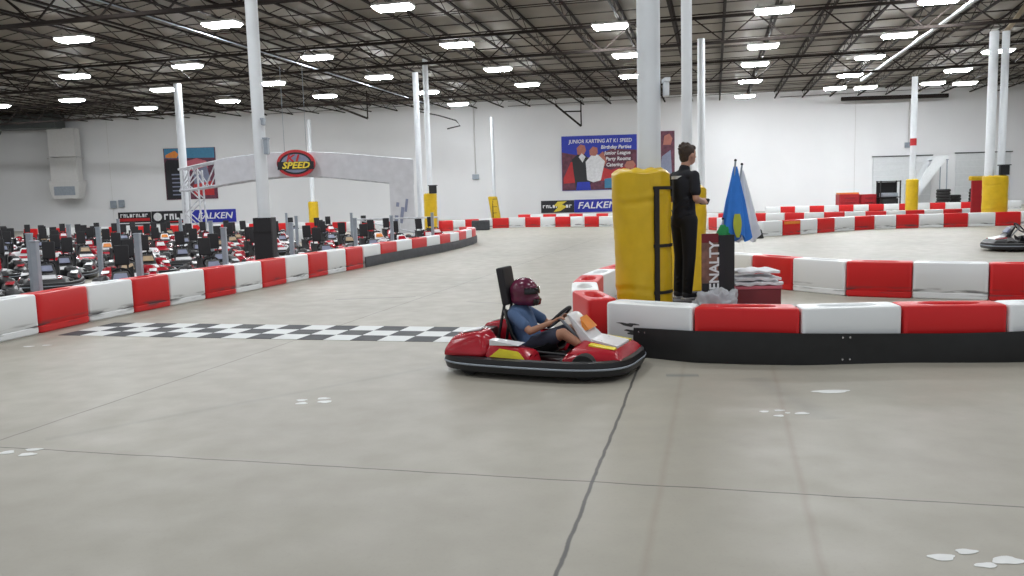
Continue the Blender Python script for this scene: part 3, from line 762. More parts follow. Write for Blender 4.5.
# pit rows of parked karts, heading towards the camera and the pit wall
def pit_limit(y):   # x of the pit wall's track face at depth y
    P = LEFT+[(q.x, q.y) for q in LEFT2]
    for a, c in zip(P, P[1:]):
        if a[1] <= y <= c[1]: return a[0]+(c[0]-a[0])*(y-a[1])/(c[1]-a[1])
    return -7.0 if y < 9 else -2.6
POSTS = [(pit_limit(y)-.52, y) for y in (11.75, 13.8, 15.95, 18.4, 21.4, 23.6, 26.6)] + [(-9.3, 15.6), (-9.9, 19.4), (-8.6, 23.2), (-12.9, 23.6), (-7.3, 27.6), (-11.5, 28.2), (-6.2, 31.6), (-15.8, 32.6), (-10.2, 36.9)]
used = {}
seq = [3, 1, 4, 2, 3, 5, 1, 4, 3, 2, 4, 3, 1]
cnt = 0
KH = math.radians(-62)
for row in range(12):
    y = 12.3+2.42*row; k = 0
    x = pit_limit(y)-0.34-1.30
    while x > -0.64*y-1.3 and k < 14:
        yy = y-0.05*(x-pit_limit(y)); hd = KH+random.uniform(-.11, .11)
        ok = True
        ca, sa = math.cos(-hd), math.sin(-hd)
        for (cx, cy, rad) in [(c_[0], c_[1], .3) for c_ in COLS.values()]+[(c_[0], c_[1], .13) for c_ in POSTS]:
            lx, ly = (cx-x)*ca-(cy-yy)*sa, (cx-x)*sa+(cy-yy)*ca
            if abs(lx) < .97+rad and abs(ly) < .68+rad: ok = False
        if 33.4 < yy < 36.8 and -11.2 < x < -5.9: ok = False
        if y > 34 and x > -6.9: ok = False
        if 36.2 < yy < 39.8 and abs(x+14.7) < 1.6: ok = False
        if not ok: x -= 0.12; continue
        vi = seq[(cnt*3+row) % len(seq)]
        o = copy_tree(kv[vi]) if vi in used else kv[vi]; used[vi] = 1
        o.location = (x, yy, 0); o.rotation_euler = (0, 0, hd)
        o['label'] = 'parked %s, %s from the pit wall, %s row out' % (vname[vi], ORD[k], ORD[row])
        o['group'] = 'karts parked in the pit'
        k += 1; cnt += 1
        x -= 1.78
o = copy_tree(kv[3]); o.location = (13.02, 20.35, 0); o.rotation_euler = (0, 0, math.radians(172)); o.scale = (1, 1, 1.12); o['label'] = 'dark kart at the edge of the view on the track before the far straight'; o['group'] = 'racing karts'

# lane posts in the pit
def make_post():
    r = thing('lane_post', '', 'post')
    MB().box((0, 0, .012), (.22, .22, .024), bevel=.006).build('base_plate', 'grey_metal', r)
    MB().box((0, 0, .63), (.095, .095, 1.22), bevel=.012).build('upright', 'grey_metal', r)
    MB().box((0, 0, 1.25), (.11, .11, .03), bevel=.01).build('cap', 'grey_metal', r)
    return r
post0 = make_post(); first = True
GOODP = []
for i, (x, y) in enumerate(POSTS):
    o = post0 if first else copy_tree(post0); first = False
    o.location = (x, y, 0)
    o['group'] = 'lane posts in the pit'
    if i < 7: o['label'] = 'grey square post close behind the pit wall, %s out from the camera' % ORD[i]
    else: o['label'] = 'grey square post standing among the parked karts, %s out from the camera' % ORD[i-7]

# ------------------------------------------------------------------ people
def finger_hand(b, wrist, direction, palm_n, curl=0.6, side=1, scale=1.0):
    """adds palm, four fingers and a thumb to builder b"""
    d = V(direction).normalized(); n = V(palm_n); n = (n-d*n.dot(d)).normalized(); s = d.cross(n)*side
    w = V(wrist); sc = scale
    c = w+d*0.05*sc
    for k in range(4):
        off = s*(k-1.5)*0.020*sc
        b.cap(w+off*0.6, w+d*0.088*sc+off, 0.014*sc, 0.012*sc, 8)
        L = (0.034, 0.040, 0.037, 0.028)[k]*sc
        p = w+d*0.09*sc+off; dirn = d.copy(); rad = 0.0095*sc
        for q in range(3):
            ang = curl*(0.5+q*0.35)
            dirn = (dirn*math.cos(ang)+n*math.sin(ang)).normalized()
            e = p+dirn*L*(1-.2*q); b.cap(p, e, rad, rad*.9, 8); p = e; rad *= .92
    # thumb from the side of the palm near its base
    p = w+d*0.025*sc-s*0.030*sc; e = p+(d*0.6-s*0.6+n*0.5).normalized()*0.038*sc; b.cap(p, e, 0.013*sc, 0.011*sc, 8)
    e2 = e+(d*0.8+n*0.6).normalized()*0.030*sc; b.cap(e, e2, 0.011*sc, 0.009*sc, 8)

# --- marshal: stands on a low platform, back to the camera, looking down to his hands
MX, MY, MZ = 2.035, 9.45, 0.452
man = thing('person', 'person with short brown hair in black t-shirt and trousers standing with back turned, head bowed', 'person', (MX, MY, MZ), math.radians(30))
HT = 1.0
B = MB()
for s in (-1, 1):
    hip = (0.0, s*.085, .93); kn = (.03 if s > 0 else .0, s*.09, .50); an = (-.01 if s > 0 else -.03, s*.085, .085)
    B.cap(hip, kn, .085, .056).cap(kn, an, .054, .036).cap((an[0], an[1], .05), (an[0]+.14, an[1]+s*.015, .03), .038, .028)
    sh = (.01, s*.165, 1.44); el = (-.02, s*.225, 1.17); wr = (.21, s*.10, 1.13)
    B.cap(sh, el, .05, .038).cap(el, wr, .038, .026)
    finger_hand(B, (wr[0]+.01, wr[1], wr[2]), (.8, -s*.5, .12), (0, -s*.9, -.4), curl=.75, side=s)
B.cap((0, 0, .96), (0, 0, 1.12), .12, .11).cap((0, 0, 1.12), (.0, 0, 1.34), .11, .112)
B.ball((0, 0, 1.30), (.095, .145, .17)).ball((-.005, 0, 1.42), (.068, .150, .065)).ball((0, 0, .95), (.12, .16, .11))
B.cap((.0, 0, 1.46), (.035, 0, 1.60), .056, .052)
hc = V((.065, 0, 1.685))
B.ball(hc, (.098, .077, .112), 24, rot=(0, .35, 0)).ball(hc+V((.035, 0, -.062)), (.062, .055, .062), 20).cap(hc+V((.09, 0, -.005)), hc+V((.112, 0, -.032)), .011, .015, 10)
for s in (-1, 1): B.ball(hc+V((-.005, s*.078, -.02)), (.022, .011, .032), 12)
B.cap(hc+V((.082, .02, -.068)), hc+V((.082, -.02, -.068)), .010, .010, 8)
B.fuse('body', 'skin', man, 0.0075, 3)
for s in (-1, 1): MB().ball(hc+V((.083, s*.032, .0)), .012, 10).build('eye', 'sole', man, smooth=180)
# hair
Hh = MB().ball(hc+V((-.022, 0, .028)), (.104, .084, .094), 26, rot=(0, .25, 0)).ball(hc+V((-.055, 0, -.03)), (.055, .066, .075), 18).ball(hc+V((.045, 0, .070)), (.060, .060, .042), 16)
for k in range(26):
    a = random.uniform(0, 2*PI); t = random.uniform(.2, 1.25); dirv = V((math.sin(t)*math.cos(a)-.25, math.sin(t)*math.sin(a), math.cos(t)))
    p = hc+V((-.02, 0, .03))+V((dirv.x*.095, dirv.y*.08, dirv.z*.10)); Hh.cap(p, p+dirv*0.010, .016, .008, 8)
Hh.fuse('hair', 'hair', man, 0.009, 2)
# t-shirt
T = MB().cap((0, 0, .98), (0, 0, 1.10), .140, .132).cap((0, 0, 1.10), (0, 0, 1.36), .13, .138)
T.ball((0, 0, .98), (.115, .168, .09)).ball((0, 0, 1.30), (.115, .172, .185)).ball((-.005, 0, 1.435), (.085, .180, .075)).cap((0, 0, 1.45), (.012, 0, 1.515), .075, .066)
for s in (-1, 1): T.cap((.01, s*.165, 1.435), (-.015, s*.215, 1.25), .060, .060)
for k in range(7):
    T.cap((-.13, random.uniform(-.1, .1), .95+.03*k), (-.05, random.choice((-1, 1))*.16, 1.0+.04*k), .012, .010, 8)
ts = T.fuse('t_shirt', 'shirt_black', man, 0.011, 3)
lg = MB(); lg.grid(lambda u, v: (-.128-.012*math.cos((u-.5)*2.2)+.04*abs(u-.5)**2*4-.0, (u-.5)*.17+.02, 1.40+v*.035), 8, 2, 0.004)
lg.build('back_print', 'print_white', ts, label='white lettering strip across the shoulders')
# trousers
T = MB().ball((0, 0, .93), (.135, .175, .11))
for s in (-1, 1):
    kn = (.03 if s > 0 else .0, s*.09, .50); an = (-.01 if s > 0 else -.03, s*.088, .085)
    T.cap((0, s*.085, .92), kn, .104, .076).cap(kn, (an[0], an[1], .10), .076, .060)
    for k in range(3): T.cap((an[0]-.05, an[1]-.04, .14+.05*k), (an[0]+.05, an[1]+.04, .15+.05*k), .014, .012, 8)
T.fuse('trousers', 'trousers', man, 0.012, 3)
for s in (-1, 1):
    ax_ = -.01 if s > 0 else -.03
    sh_ = MB().cap((ax_-.02, s*.088, .055), (ax_+.15, s*.10, .042), .048, .038).ball((ax_+.0, s*.088, .07), (.055, .045, .05)).fuse('shoe', 'shoe', man, 0.010, 2)
    MB().hull([(ax_-.075, s*.09-.035, .0), (ax_-.075, s*.09+.035, .0), (ax_+.19, s*.10-.035, .0), (ax_+.19, s*.10+.03, .0), (ax_-.075, s*.09-.035, .022), (ax_-.075, s*.09+.035, .022), (ax_+.19, s*.10-.035, .022), (ax_+.19, s*.10+.03, .022)], bevel=.006).build('sole', 'sole', sh_)
# phone-sized timer in his hands
tag(MB().box((0, 0, 0), (.03, .13, .07), (0, .5, 0), bevel=.008).build('hand_timer', 'black', loc=(MX+math.cos(math.radians(30))*.325, MY+math.sin(math.radians(30))*.325, MZ+1.13), rz=math.radians(30)), 'small black handset held in both hands by the standing person', 'handset')
pl = thing('marshal_platform', 'low grey platform behind the barrier under the standing person', 'platform', (2.08, 9.50, 0))
MB().box((0, 0, .43), (.42, .50, .04), bevel=.006).build('deck_board', 'platform', pl)
for sx in (-1, 1):
    for sy in (-1, 1): MB().box((sx*.17, sy*.21, .205), (.05, .05, .41)).build('leg', 'steel_dark', pl)

# --- driver
drv = thing('person', 'person in maroon helmet, blue shirt and shorts driving the red kart', 'person', (HK[0]+.03*math.cos(HR), HK[1]+.03*math.sin(HR), .0), HR)
B = MB()
hipz = .235
B.cap((-.18, -.07, hipz), (-.18, .07, hipz), .105).cap((-.19, 0, .25), (-.30, 0, .50), .115, .125).ball((-.31, 0, .50), (.095, .165, .11), rot=(0, -.3, 0)).cap((-.31, 0, .56), (-.275, 0, .66), .05, .05)
B.ball((-.25, 0, .735), (.095, .078, .112))
for s in (-1, 1):
    sh = (-.30, s*.165, .545); el = (-.09, s*.25, .40); wr = (.085, s*.165, .475)
    B.cap(sh, el, .044, .036).cap(el, wr, .036, .025)
    finger_hand(B, (wr[0]+.005, wr[1]-s*.004, wr[2]+.003), (.62, -s*.25, .45), (.2, -s*.2, -1), curl=.9, side=s, scale=.9)
    hp = (-.15, s*.09, .235); kn = (.22, s*.165, .375); an = (.50, s*.13, .20)
    B.cap(hp, kn, .075, .055).cap(kn, an, .052, .036).cap(an, (.58, s*.12, .27), .034, .028)
B.fuse('body', 'skin_tan', drv, 0.0085, 3)
T = MB().cap((-.19, 0, .25), (-.30, 0, .50), .132, .14).ball((-.315, 0, .51), (.11, .185, .11), rot=(0, -.3, 0)).cap((-.18, -.06, .24), (-.18, .06, .24), .12)
for s in (-1, 1): T.cap((-.30, s*.165, .545), (-.16, s*.225, .45), .060, .058)
T.fuse('t_shirt', 'shirt_blue', drv, 0.012, 3)
T = MB().cap((-.17, -.07, .225), (-.17, .07, .225), .115)
for s in (-1, 1): T.cap((-.14, s*.09, .235), (.13, s*.15, .345), .088, .075)
T.fuse('shorts', 'shorts', drv, 0.012, 3)
for s in (-1, 1): MB().cap((.50, s*.13, .165), (.59, s*.12, .285), .044, .036).fuse('shoe', 'shoe', drv, 0.010, 2)
hm = V((-.245, 0, .745))
Hm = MB().ball(hm+V((-.005, 0, .02)), (.148, .128, .135), 28).ball(hm+V((.07, 0, -.065)), (.095, .095, .072), 20).ball(hm+V((-.03, 0, -.06)), (.12, .115, .075), 20)
helm = Hm.fuse('helmet', 'helmet', drv, 0.009, 8)
def vis(u, v):
    a = (u-.5)*2.5; e = -0.12+v*0.46
    return hm+V((.004+.156*math.cos(e)*math.cos(a), .136*math.cos(e)*math.sin(a), .012+.137*math.sin(e)))
MB().grid(vis, 14, 6, 0.006).build('visor', 'visor', helm, smooth=180)
MB().hull([hm+V(p) for p in ((.13, -.085, -.05), (.13, .085, -.05), (.168, -.05, -.06), (.168, .05, -.06), (.12, -.08, -.12), (.12, .08, -.12), (.155, -.045, -.12), (.155, .045, -.12))], bevel=.01).build('chin_bar', 'visor', helm, smooth=60)

# ------------------------------------------------------------------ column pads
def column_pad(x, y, r, h, label, col_r=0.13, seam_dir=0.5, detail=40, strap=True, lean=0.0, taper=0.0, sy=1.0, mb=None):
    t = thing('column_pad', label, 'column pad', (x, y, 0), 0, 'yellow crash pads round the columns')
    n = detail; rings = []
    zs = [0.0, 0.02] + [h*k/64 for k in range(1, 64)] + [h-.03, h]
    crease = [h*.30, h*.57, h*.84]
    for z in zs:
        ring = []
        for i in range(n):
            a = 2*PI*i/n
            q = r*(1+taper*(z/h-.5))
            for c_ in crease:
                dz = z-c_-0.05*math.sin(a*1.5+c_*3)
                msk = max(0.0, .35+.65*math.sin(a*1.3+c_*5))
                q -= 0.014*msk*math.exp(-(dz/0.022)**2)
                q += 0.006*msk*math.exp(-((dz-.05)/0.03)**2)
            q += 0.014*noise.noise(V((math.cos(a)*2.2+x, math.sin(a)*2.2, z*3.4)))+.004*noise.noise(V((math.cos(a)*6, math.sin(a)*6, z*14)))
            da = (a-seam_dir+PI) % (2*PI)-PI
            q -= 0.020*math.exp(-(da/0.09)**2)
            if z <= 0.0: q -= .03
            if z >= h-.001: q -= .035
            ring.append((math.cos(a)*q+lean*(z/h-.5), math.sin(a)*q*sy, z+(0.012*math.sin(a*5) if z > h-.04 else 0)))
        rings.append(ring)
    # puckered top running in to the column
    for rr_, zz in ((r*.75, h+.025), (r*.55, h+.02), (col_r+.012, h-.02), (col_r+.008, h-.12)):
        rings.append([(math.cos(2*PI*i/n)*rr_+lean*.5, math.sin(2*PI*i/n)*rr_*(sy if rr_ > r*.5 else 1), zz+0.012*math.sin(2*PI*i/n*9)*(rr_ > r*.5)) for i in range(n)])
    b = MB(); b.rings(rings, False, False); cv = b.build('cover', 'yellow', t, smooth=70)
    if strap:
        q = MB()
        for k in range(18):
            z0, z1 = h*(.10+.80*k/18), h*(.10+.80*(k+1)/18); a = seam_dir
            q.box((math.cos(a)*(r+.002), math.sin(a)*(r+.002)*sy, (z0+z1)/2), (.03, .055, (z1-z0)*1.02), (0, 0, a))
        q.build('seam_strip', 'strap', t)
        for z in (h*.90, h*.57, h*.30):
            bb = MB(); R = []
            for k in range(13):
                a = seam_dir-.12+k*.085; rr_ = r+.008+0.004*math.sin(k)
                c_, s_ = math.cos(a), math.sin(a)
                R.append([(c_*(rr_-.012), s_*(rr_-.012)*sy, z-.018), (c_*(rr_+.006), s_*(rr_+.006)*sy, z-.018), (c_*(rr_+.006), s_*(rr_+.006)*sy, z+.018), (c_*(rr_-.012), s_*(rr_-.012)*sy, z+.018)])
            bb.rings(R); bb.build('strap', 'strap', t)
    return t
column_pad(1.525, 9.27, 0.325, 1.95, 'tall yellow vinyl pad with black straps wrapped round the nearest column', seam_dir=-1.25, detail=64, lean=-0.045, taper=0.06, col_r=.22)
column_pad(3.07, 14.0, 0.33, 1.78, 'yellow pad on the column directly behind the standing person', .09, strap=False, lean=-.0, seam_dir=-1.2)
column_pad(-4.40, 45.0, 0.36, 2.0, 'yellow pad round the column beside the end of the gantry', strap=False, seam_dir=1)
column_pad(-1.17, 62.0, 0.36, 1.75, 'narrow tilted yellow pad on the column near the far wall conduit', strap=True, lean=-0.25, seam_dir=-1.9)
column_pad(-14.55, 60.0, 0.36, 1.75, 'yellow pad on the slim column behind the round hanging sign', strap=False, seam_dir=1)
column_pad(22.87, 46.0, 0.33, 2.05, 'yellow pad on the red-banded column beside the black racks', .16, strap=False, seam_dir=1)
column_pad(19.86, 33.10, 0.36, 2.0, 'broad yellow pad round the foot of the twin white columns', .33, strap=False, seam_dir=1, sy=1.0)
for ob in list(bpy.data.objects):
    if ob.get('label', '').startswith('broad yellow pad'): ob.scale = (1.38, 1.0, 1.0)
struct(MB().tube((22.87, 46.0, 3.95), (22.87, 46.0, 4.35), 0.17, n=20).build('column_band', 'print_red'))
t = thing('column_wrap', 'black square padding round the white column standing in the pit', 'column pad', (-5.77, 19.0, 0))
w = MB()
for sx, sy, lx, ly in ((0, -.19, .42, .05), (0, .19, .42, .05), (-.19, 0, .05, .34), (.19, 0, .05, .34)): w.box((sx, sy, .70), (lx, ly, 1.36), bevel=.012)
w.build('padding', 'black_soft', t)
for z in (.35, 1.05): MB().box((0, -.218, z), (.42, .012, .04)).build('strap', 'strap', t)
# small boxes clamped to columns
def clamp_box(x, y, z, sx, sz, m, label, name='junction_box', cat='box'):
    return tag(MB().box((x, y, z), (sx, .16, sz), bevel=.02).box((x, y, z+sz*.5+.02), (sx*1.25, .2, .04)).build(name, m), label, cat)
clamp_box(-4.20, 44.62, 2.22, .42, .42, 'black', 'black speaker box on top of the yellow pad beside the gantry', 'speaker', 'speaker')
clamp_box(20.05, 32.85, 2.22, .36, .38, 'black', 'black speaker box on top of the broad yellow pad', 'speaker', 'speaker')
clamp_box(-5.56, 18.8, 3.0, .10, .34, 'grey_metal', 'grey box clamped to the white pit column beside the hanging sign')
clamp_box(-5.60, 18.8, 3.55, .07, .12, 'grey_metal', 'tiny grey fitting high on the white pit column')
clamp_box(1.79, 9.22, 2.95-.1, .05, .16, 'column', 'small pale box clamped to the nearest column up high')

# ------------------------------------------------------------------ flags, bin, bag, crate on the island
fb = thing('flag_bin', 'tall black bin with PENALTY board holding the furled flags', 'bin', (2.42, 9.12, 0))
q = MB()
for sx, sy, lx, ly in ((0, -.085, .18, .015), (0, .085, .18, .015), (-.085, 0, .015, .18), (.085, 0, .015, .18)): q.box((sx, sy, .61), (lx, ly, 1.20))
q.box((0, 0, .01), (.18, .18, .02)); q.build('bin_body', 'black', fb)
bd = MB().box((-.185, -.085, .83), (.185, .02, .80), bevel=.004).build('board', 'brown_panel', fb)
MB().box((-.185, -.098, 1.18), (.185, .006, .10)).build('board_header', 'crate_red', bd)
MB().box((-.185, -.098, .60), (.18, .006, .14)).build('board_patch', 'print_black', bd)
text('PENALTY', .15, 'print_white', bd, (-.135, -.104, .83), (PI/2, -PI/2, 0), ext=.002, bold=.004)
MB().box((-.05, -.098, .80), (.07, .008, .80), bevel=.002).build('side_panel', 'print_black', fb)

def furled_flag(name, x, y, ztop, zbot, rtop, rbot, m, label, lean=(0, 0), folds=5, tint=None, phase=0, pole_bot=.05, flat=.55, base=None):
    t = thing(name, label, 'flag', (x, y, 0), 0, 'furled marshal flags in the bin')
    n = 44; R = []
    for k in range(16):
        f = k/15; z = ztop+(zbot-ztop)*f; rr_ = rtop+(rbot-rtop)*f**.9
        ring = []
        for i in range(n):
            a = 2*PI*i/n; q = rr_*(1+.28*math.sin(folds*a+phase+f*1.3)*min(1, f*2.2))
            zz = z+(0.05*math.sin(3*a+phase)*f if k > 12 else 0)
            ring.append((math.cos(a)*q+lean[0]*f, math.sin(a)*q*flat+lean[1]*f, zz))
        R.append(ring)
    MB().rings(R, True, True).build('cloth', m, t, smooth=80)
    MB().tube(((base[0]-x, base[1]-y, .25) if base else (lean[0]*.6, lean[1]*.6, pole_bot)), (0, 0, ztop+.06), .011, n=10).build('pole', 'grey_metal', t, smooth=60)
    MB().ball((0, 0, ztop+.07), .016, 10).build('finial', 'black', t)
    if tint:
        for mm, a0, z0, z1, wd in tint:
            R = []
            for k in range(9):
                f = k/8; z = z0+(z1-z0)*f; F = (z-ztop)/(zbot-ztop); rr_ = (rtop+(rbot-rtop)*max(F, 0)**.9)
                w_ = wd*(.3+.7*math.sin(PI*min(1, f*.8+.2)))
                ring = []
                for i in range(10):
                    aa = 2*PI*i/10
                    a = a0+math.cos(aa)*w_
                    q = rr_*1.18+.012+.01*math.sin(aa)
                    ring.append((math.cos(a)*q*(1 if i < 6 else .93)+lean[0]*F, math.sin(a)*q*flat*(1 if i < 6 else .93)+lean[1]*F, z))
                R.append(ring)
            MB().rings(R).build('coloured_band', mm, t, smooth=80)
    return t
furled_flag('marshal_flag', 2.555, 9.16, 1.97, 1.17, .022, .155, 'flag_blue', 'furled blue flag with a yellow-green band standing in the bin', lean=(.0, 0), tint=[('flag_yellow', -PI/2+.05, 1.44, 1.175, .30), ('flag_green', -PI/2-.85, 1.30, 1.175, .34)], flat=.4, base=(2.40, 9.10))
furled_flag('marshal_flag', 2.68, 9.34, 1.93, 1.15, .018, .125, 'flag_white', 'furled white flag leaning behind the blue one', lean=(.07, 0), phase=2, flat=.45, base=(2.37, 9.15))
furled_flag('marshal_flag', 2.405, 9.12, 1.32, 1.14, .03, .095, 'flag_green', 'bunched green flag low in the bin under the blue one', lean=(.0, 0), phase=1, base=(2.405, 9.12))

# plastic bag
bg = MB(); bg.ball((0, 0, .13), (.24, .12, .15), 48)
for v in bg.bm.verts:
    q = noise.noise(v.co*11)*.09+noise.noise(v.co*26)*.035; v.co += v.co.normalized()*q
    if v.co.z < 0: v.co.z = 0
tb = thing('plastic_bag', 'clear crumpled plastic bag behind the barrier in front of the penalty board', 'bag', (2.27, 8.84, .33))
bg.build('bag', 'bag', tb, smooth=60)
bn = MB().box((2.27, 8.84, .165), (.42, .24, .33), bevel=.02).build('plastic_tub', 'platform'); tag(bn, 'low grey tub under the clear plastic bag', 'tub')
# crate and cloths
cr = thing('supply_crate', 'dark red crate topped with white cloths beside the flag bin', 'crate', (2.83, 9.36, 0))
MB().box((0, 0, .29), (.52, .40, .58), bevel=.02).build('crate_body', 'crate_red', cr, smooth=40)
MB().box((0, 0, .59), (.54, .42, .04), bevel=.012).build('rim', 'kart_pink', cr, smooth=40)
for k in range(3):
    b = MB()
    def cl(u, v, k=k):
        x, y = (u-.5)*(.55-.03*k), (v-.5)*(.43-.03*k)
        edge = max(abs(u-.5), abs(v-.5))*2
        z = .022+.02*noise.noise(V((u*5+k*3, v*5, k)))-(.012*edge**6)
        return (x, y, z)
    b.grid(cl, 22, 16, .028)
    tag(b.build('folded_cloth', 'cloth_white', loc=(2.83, 9.36, .635+.052*k), smooth=70), 'crumpled white cloth on the dark red crate, %s' % ('lowest of the pile', 'middle of the pile', 'topmost of the pile')[k], 'cloth', 'white cloths on the crate')

# ------------------------------------------------------------------ gantry, hanging sign
GY = 38.0
g = thing('banner_gantry', 'grey truss gantry with mesh banner spanning the pit between two towers', 'gantry', (-9.8, GY, 0))
GX = [(-15.33, 3.38, 2.40), (-13.9, 3.66, 2.56), (-12.6, 3.88, 2.74), (-11.2, 4.0, 2.90), (-9.8, 4.03, 2.96), (-8.4, 3.95, 2.88), (-7.0, 3.82, 2.70), (-5.6, 3.66, 2.52), (-4.5, 3.54, 2.40)]
def gz(x, k):
    x = max(GX[0][0], min(GX[-1][0]-1e-6, x))
    for a, c in zip(GX, GX[1:]):
        if a[0] <= x <= c[0]: f = (x-a[0])/(c[0]-a[0]); return a[k]*(1-f)+c[k]*f
ch = MB()
xs = [-15.3+i*.6 for i in range(19)]
for dy in (-.3, .3):
    for k in (1, 2): ch.path([(x+9.8, dy, gz(x, k)) for x in xs], .055, 6)
    for i in range(len(xs)-1):
        a, c = (1, 2) if i % 2 else (2, 1)
        ch.tube((xs[i]+9.8, dy, gz(xs[i], a)), (xs[i+1]+9.8, dy, gz(xs[i+1], c)), .035, n=6)
ch.build('truss_beam', 'tower', g)
fx = [-13.6+i*.5 for i in range(19)]
b = MB(); b.grid(lambda u, v: (-13.6+9.2*u+9.8, -.37, gz(-13.6+9.2*u, 2)+(gz(-13.6+9.2*u, 1)-gz(-13.6+9.2*u, 2))*v), 24, 2, .01); b.build('mesh_banner', 'mesh_fabric', g)
def tower(cx, wd, zt, m, name):
    q = MB()
    for sx in (-1, 1):
        for sy in (-.3, .3): q.tube((cx+sx*wd/2+9.8, sy, 0), (cx+sx*wd/2*.85+9.8, sy, zt), .05, n=6)
    k = int(zt/.62)
    for i in range(k):
        z0, z1 = zt*i/k, zt*(i+1)/k
        for sy in (-.3, .3):
            s_ = 1 if i % 2 else -1
            q.tube((cx+s_*wd/2*.93+9.8, sy, z0), (cx-s_*wd/2*.9+9.8, sy, z1), .03, n=6)
    q.box((cx+9.8, 0, .03), (wd+.3, .9, .06)); return q.build(name, m, g)
tower(-14.75, .75, 3.35, 'tower', 'left_tower'.replace('left_', 'lattice_'))
tw = tower(-5.0, 1.0, 3.4, 'tower', 'lattice_tower')
pn = MB().grid(lambda u, v: (-5.55+1.12*u-.25*(1-v)*(1-u)*0+9.8, -.36, .15+2.35*v), 6, 6, .02).build('cover_panel', 'mesh_fabric', g)
for (x, z, w_, h_) in ((-5.30, .75, .16, .5), (-5.02, 1.0, .15, .75), (-4.80, 1.45, .12, .6), (-5.2, 1.5, .14, .2)):
    MB().box((x+9.8, -.385, z), (w_, .02, h_), (0, .15, 0)).build('printed_mark', 'print_grey', pn)

sg = thing('hanging_sign', 'oval maroon K1 SPEED sign hanging in front of the gantry', 'sign', (-9.72, 37.3, 3.50))
def oval(rx, rz_, y0, y1, m, nm, par):
    n = 40
    return MB().rings([[(math.cos(2*PI*i/n)*rx, y0, math.sin(2*PI*i/n)*rz_) for i in range(n)], [(math.cos(2*PI*i/n)*rx, y1, math.sin(2*PI*i/n)*rz_) for i in range(n)]]).build(nm, m, par)
brd = oval(.87, .62, -.08, .08, 'print_red', 'sign_board', sg)
oval(.74, .50, -.095, -.075, 'print_black', 'inner_oval', brd)
oval(.66, .42, -.100, -.09, 'print_grey', 'centre_oval', brd)
MB().box((0, -.108, -.10), (1.66, .02, .36)).build('name_band', 'print_black', brd)
text('SPEED', .40, 'print_yellow', brd, (0, -.125, -.10), sx=1.15, shear=.25, bold=.012)
text('K1', .42, 'print_red', brd, (-.12, -.115, .22), sx=1.3, shear=.25, bold=.015)
for x in (-.5, .5): MB().tube((x, 0, .45), (x, 0, 4.35), .012, n=6).build('hanging_wire', 'grey_metal', sg)

# ------------------------------------------------------------------ wall posters and banners
def panel(name, x0, x1, z0, z1, m, label, cat='poster'):
    xc = (x0+x1)/2; y = WY(xc)-.06
    t = thing(name, label, cat, (xc, y, (z0+z1)/2), -0.05)
    p = MB().box((0, 0, 0), (x1-x0, .05, z1-z0), bevel=.006).build('panel', m, t)
    return t, p
def flat(pts, y, m, name, par, th=.006):
    b = MB(); a = [b.bm.verts.new((p[0], y, p[1])) for p in pts]; c = [b.bm.verts.new((p[0], y-th, p[1])) for p in pts]; k = len(pts)
    for i in range(k): b.bm.faces.new((a[i], a[(i+1) % k], c[(i+1) % k], c[i]))
    b.bm.faces.new(c); b.bm.faces.new(a[::-1]); return b.build(name, m, par)
# karting poster
t, p = panel('wall_poster', 4.30, 10.33, 2.07, 6.42, 'print_blue', 'large blue JUNIOR KARTING poster on the far wall')
W_, H_ = 6.03, 4.35
p.data.materials[0] = M['print_blue']
flat([(-3, -2.15), (3, -2.15), (3, .95), (1.0, 1.1), (-.6, .4), (-3, .9)], -.03, 'print_maroon', 'lower_field', p)
flat([(-2.9, -1.2), (-2.3, .1), (-1.6, .2), (-.2, -.2), (.9, -.6), (2.9, -.2), (2.9, -1.3), (-2.9, -1.6)], -.037, 'print_red', 'track_shapes', p)
flat([(-1.9, -2.1), (-2.1, -.6), (-2.2, .3), (-1.7, .75), (-1.2, .75), (-.75, .2), (-.6, -.8), (-.8, -2.1)], -.044, 'print_black', 'dark_figure', p)
flat([(-1.75, .7), (-1.8, 1.2), (-1.5, 1.5), (-1.15, 1.4), (-1.05, 1.0), (-1.25, .65)], -.051, 'print_skin', 'figure_head', p)
flat([(-1.65, .5), (-1.4, .8), (-1.1, .5), (-1.35, .05)], -.051, 'cloth_white', 'figure_collar', p)
flat([(-1.0, -1.35), (-1.1, .1), (-.6, .65), (-.1, .65), (.45, .1), (.1, -1.4), (-.5, -1.55)], -.056, 'cloth_white', 'white_figure', p)
flat([(-.75, .6), (-.8, 1.0), (-.5, 1.3), (-.15, 1.2), (-.1, .8), (-.3, .55)], -.060, 'print_skin', 'figure_head', p)
flat([(-.15, .5), (.3, .9), (.6, .1), (.4, -.3), (.25, .1)], -.052, 'print_skin', 'figure_arm', p)
flat([(.4, -2.05), (.4, -1.3), (2.6, -1.0), (2.6, -2.05)], -.047, 'print_cyan', 'web_panel', p)
flat([(-1.9, -2.15), (-1.8, -1.5), (-.8, -1.5), (-.7, -2.15)], -.055, 'print_blue', 'figure_jeans', p)
text('JUNIOR KARTING AT K1 SPEED', .42, 'print_white', p, (0.1, -.04, 1.72), sx=.86, ext=.004, shear=.1, bold=.006)
for k, (s_, x) in enumerate((('Birthday Parties', 1.35), ('Junior League', 1.45), ('Party Rooms', 1.5), ('Catering', 1.2))):
    text(s_, .40, 'print_white', p, (x, -.045, 1.22-.47*k), sx=.95, ext=.004, shear=.15, bold=.010)
flat([(2.0, -.3), (2.2, .05), (2.7, .1), (2.9, -.2), (2.7, -.55), (2.2, -.6)], -.05, 'print_skin', 'helmet_emblem', p)
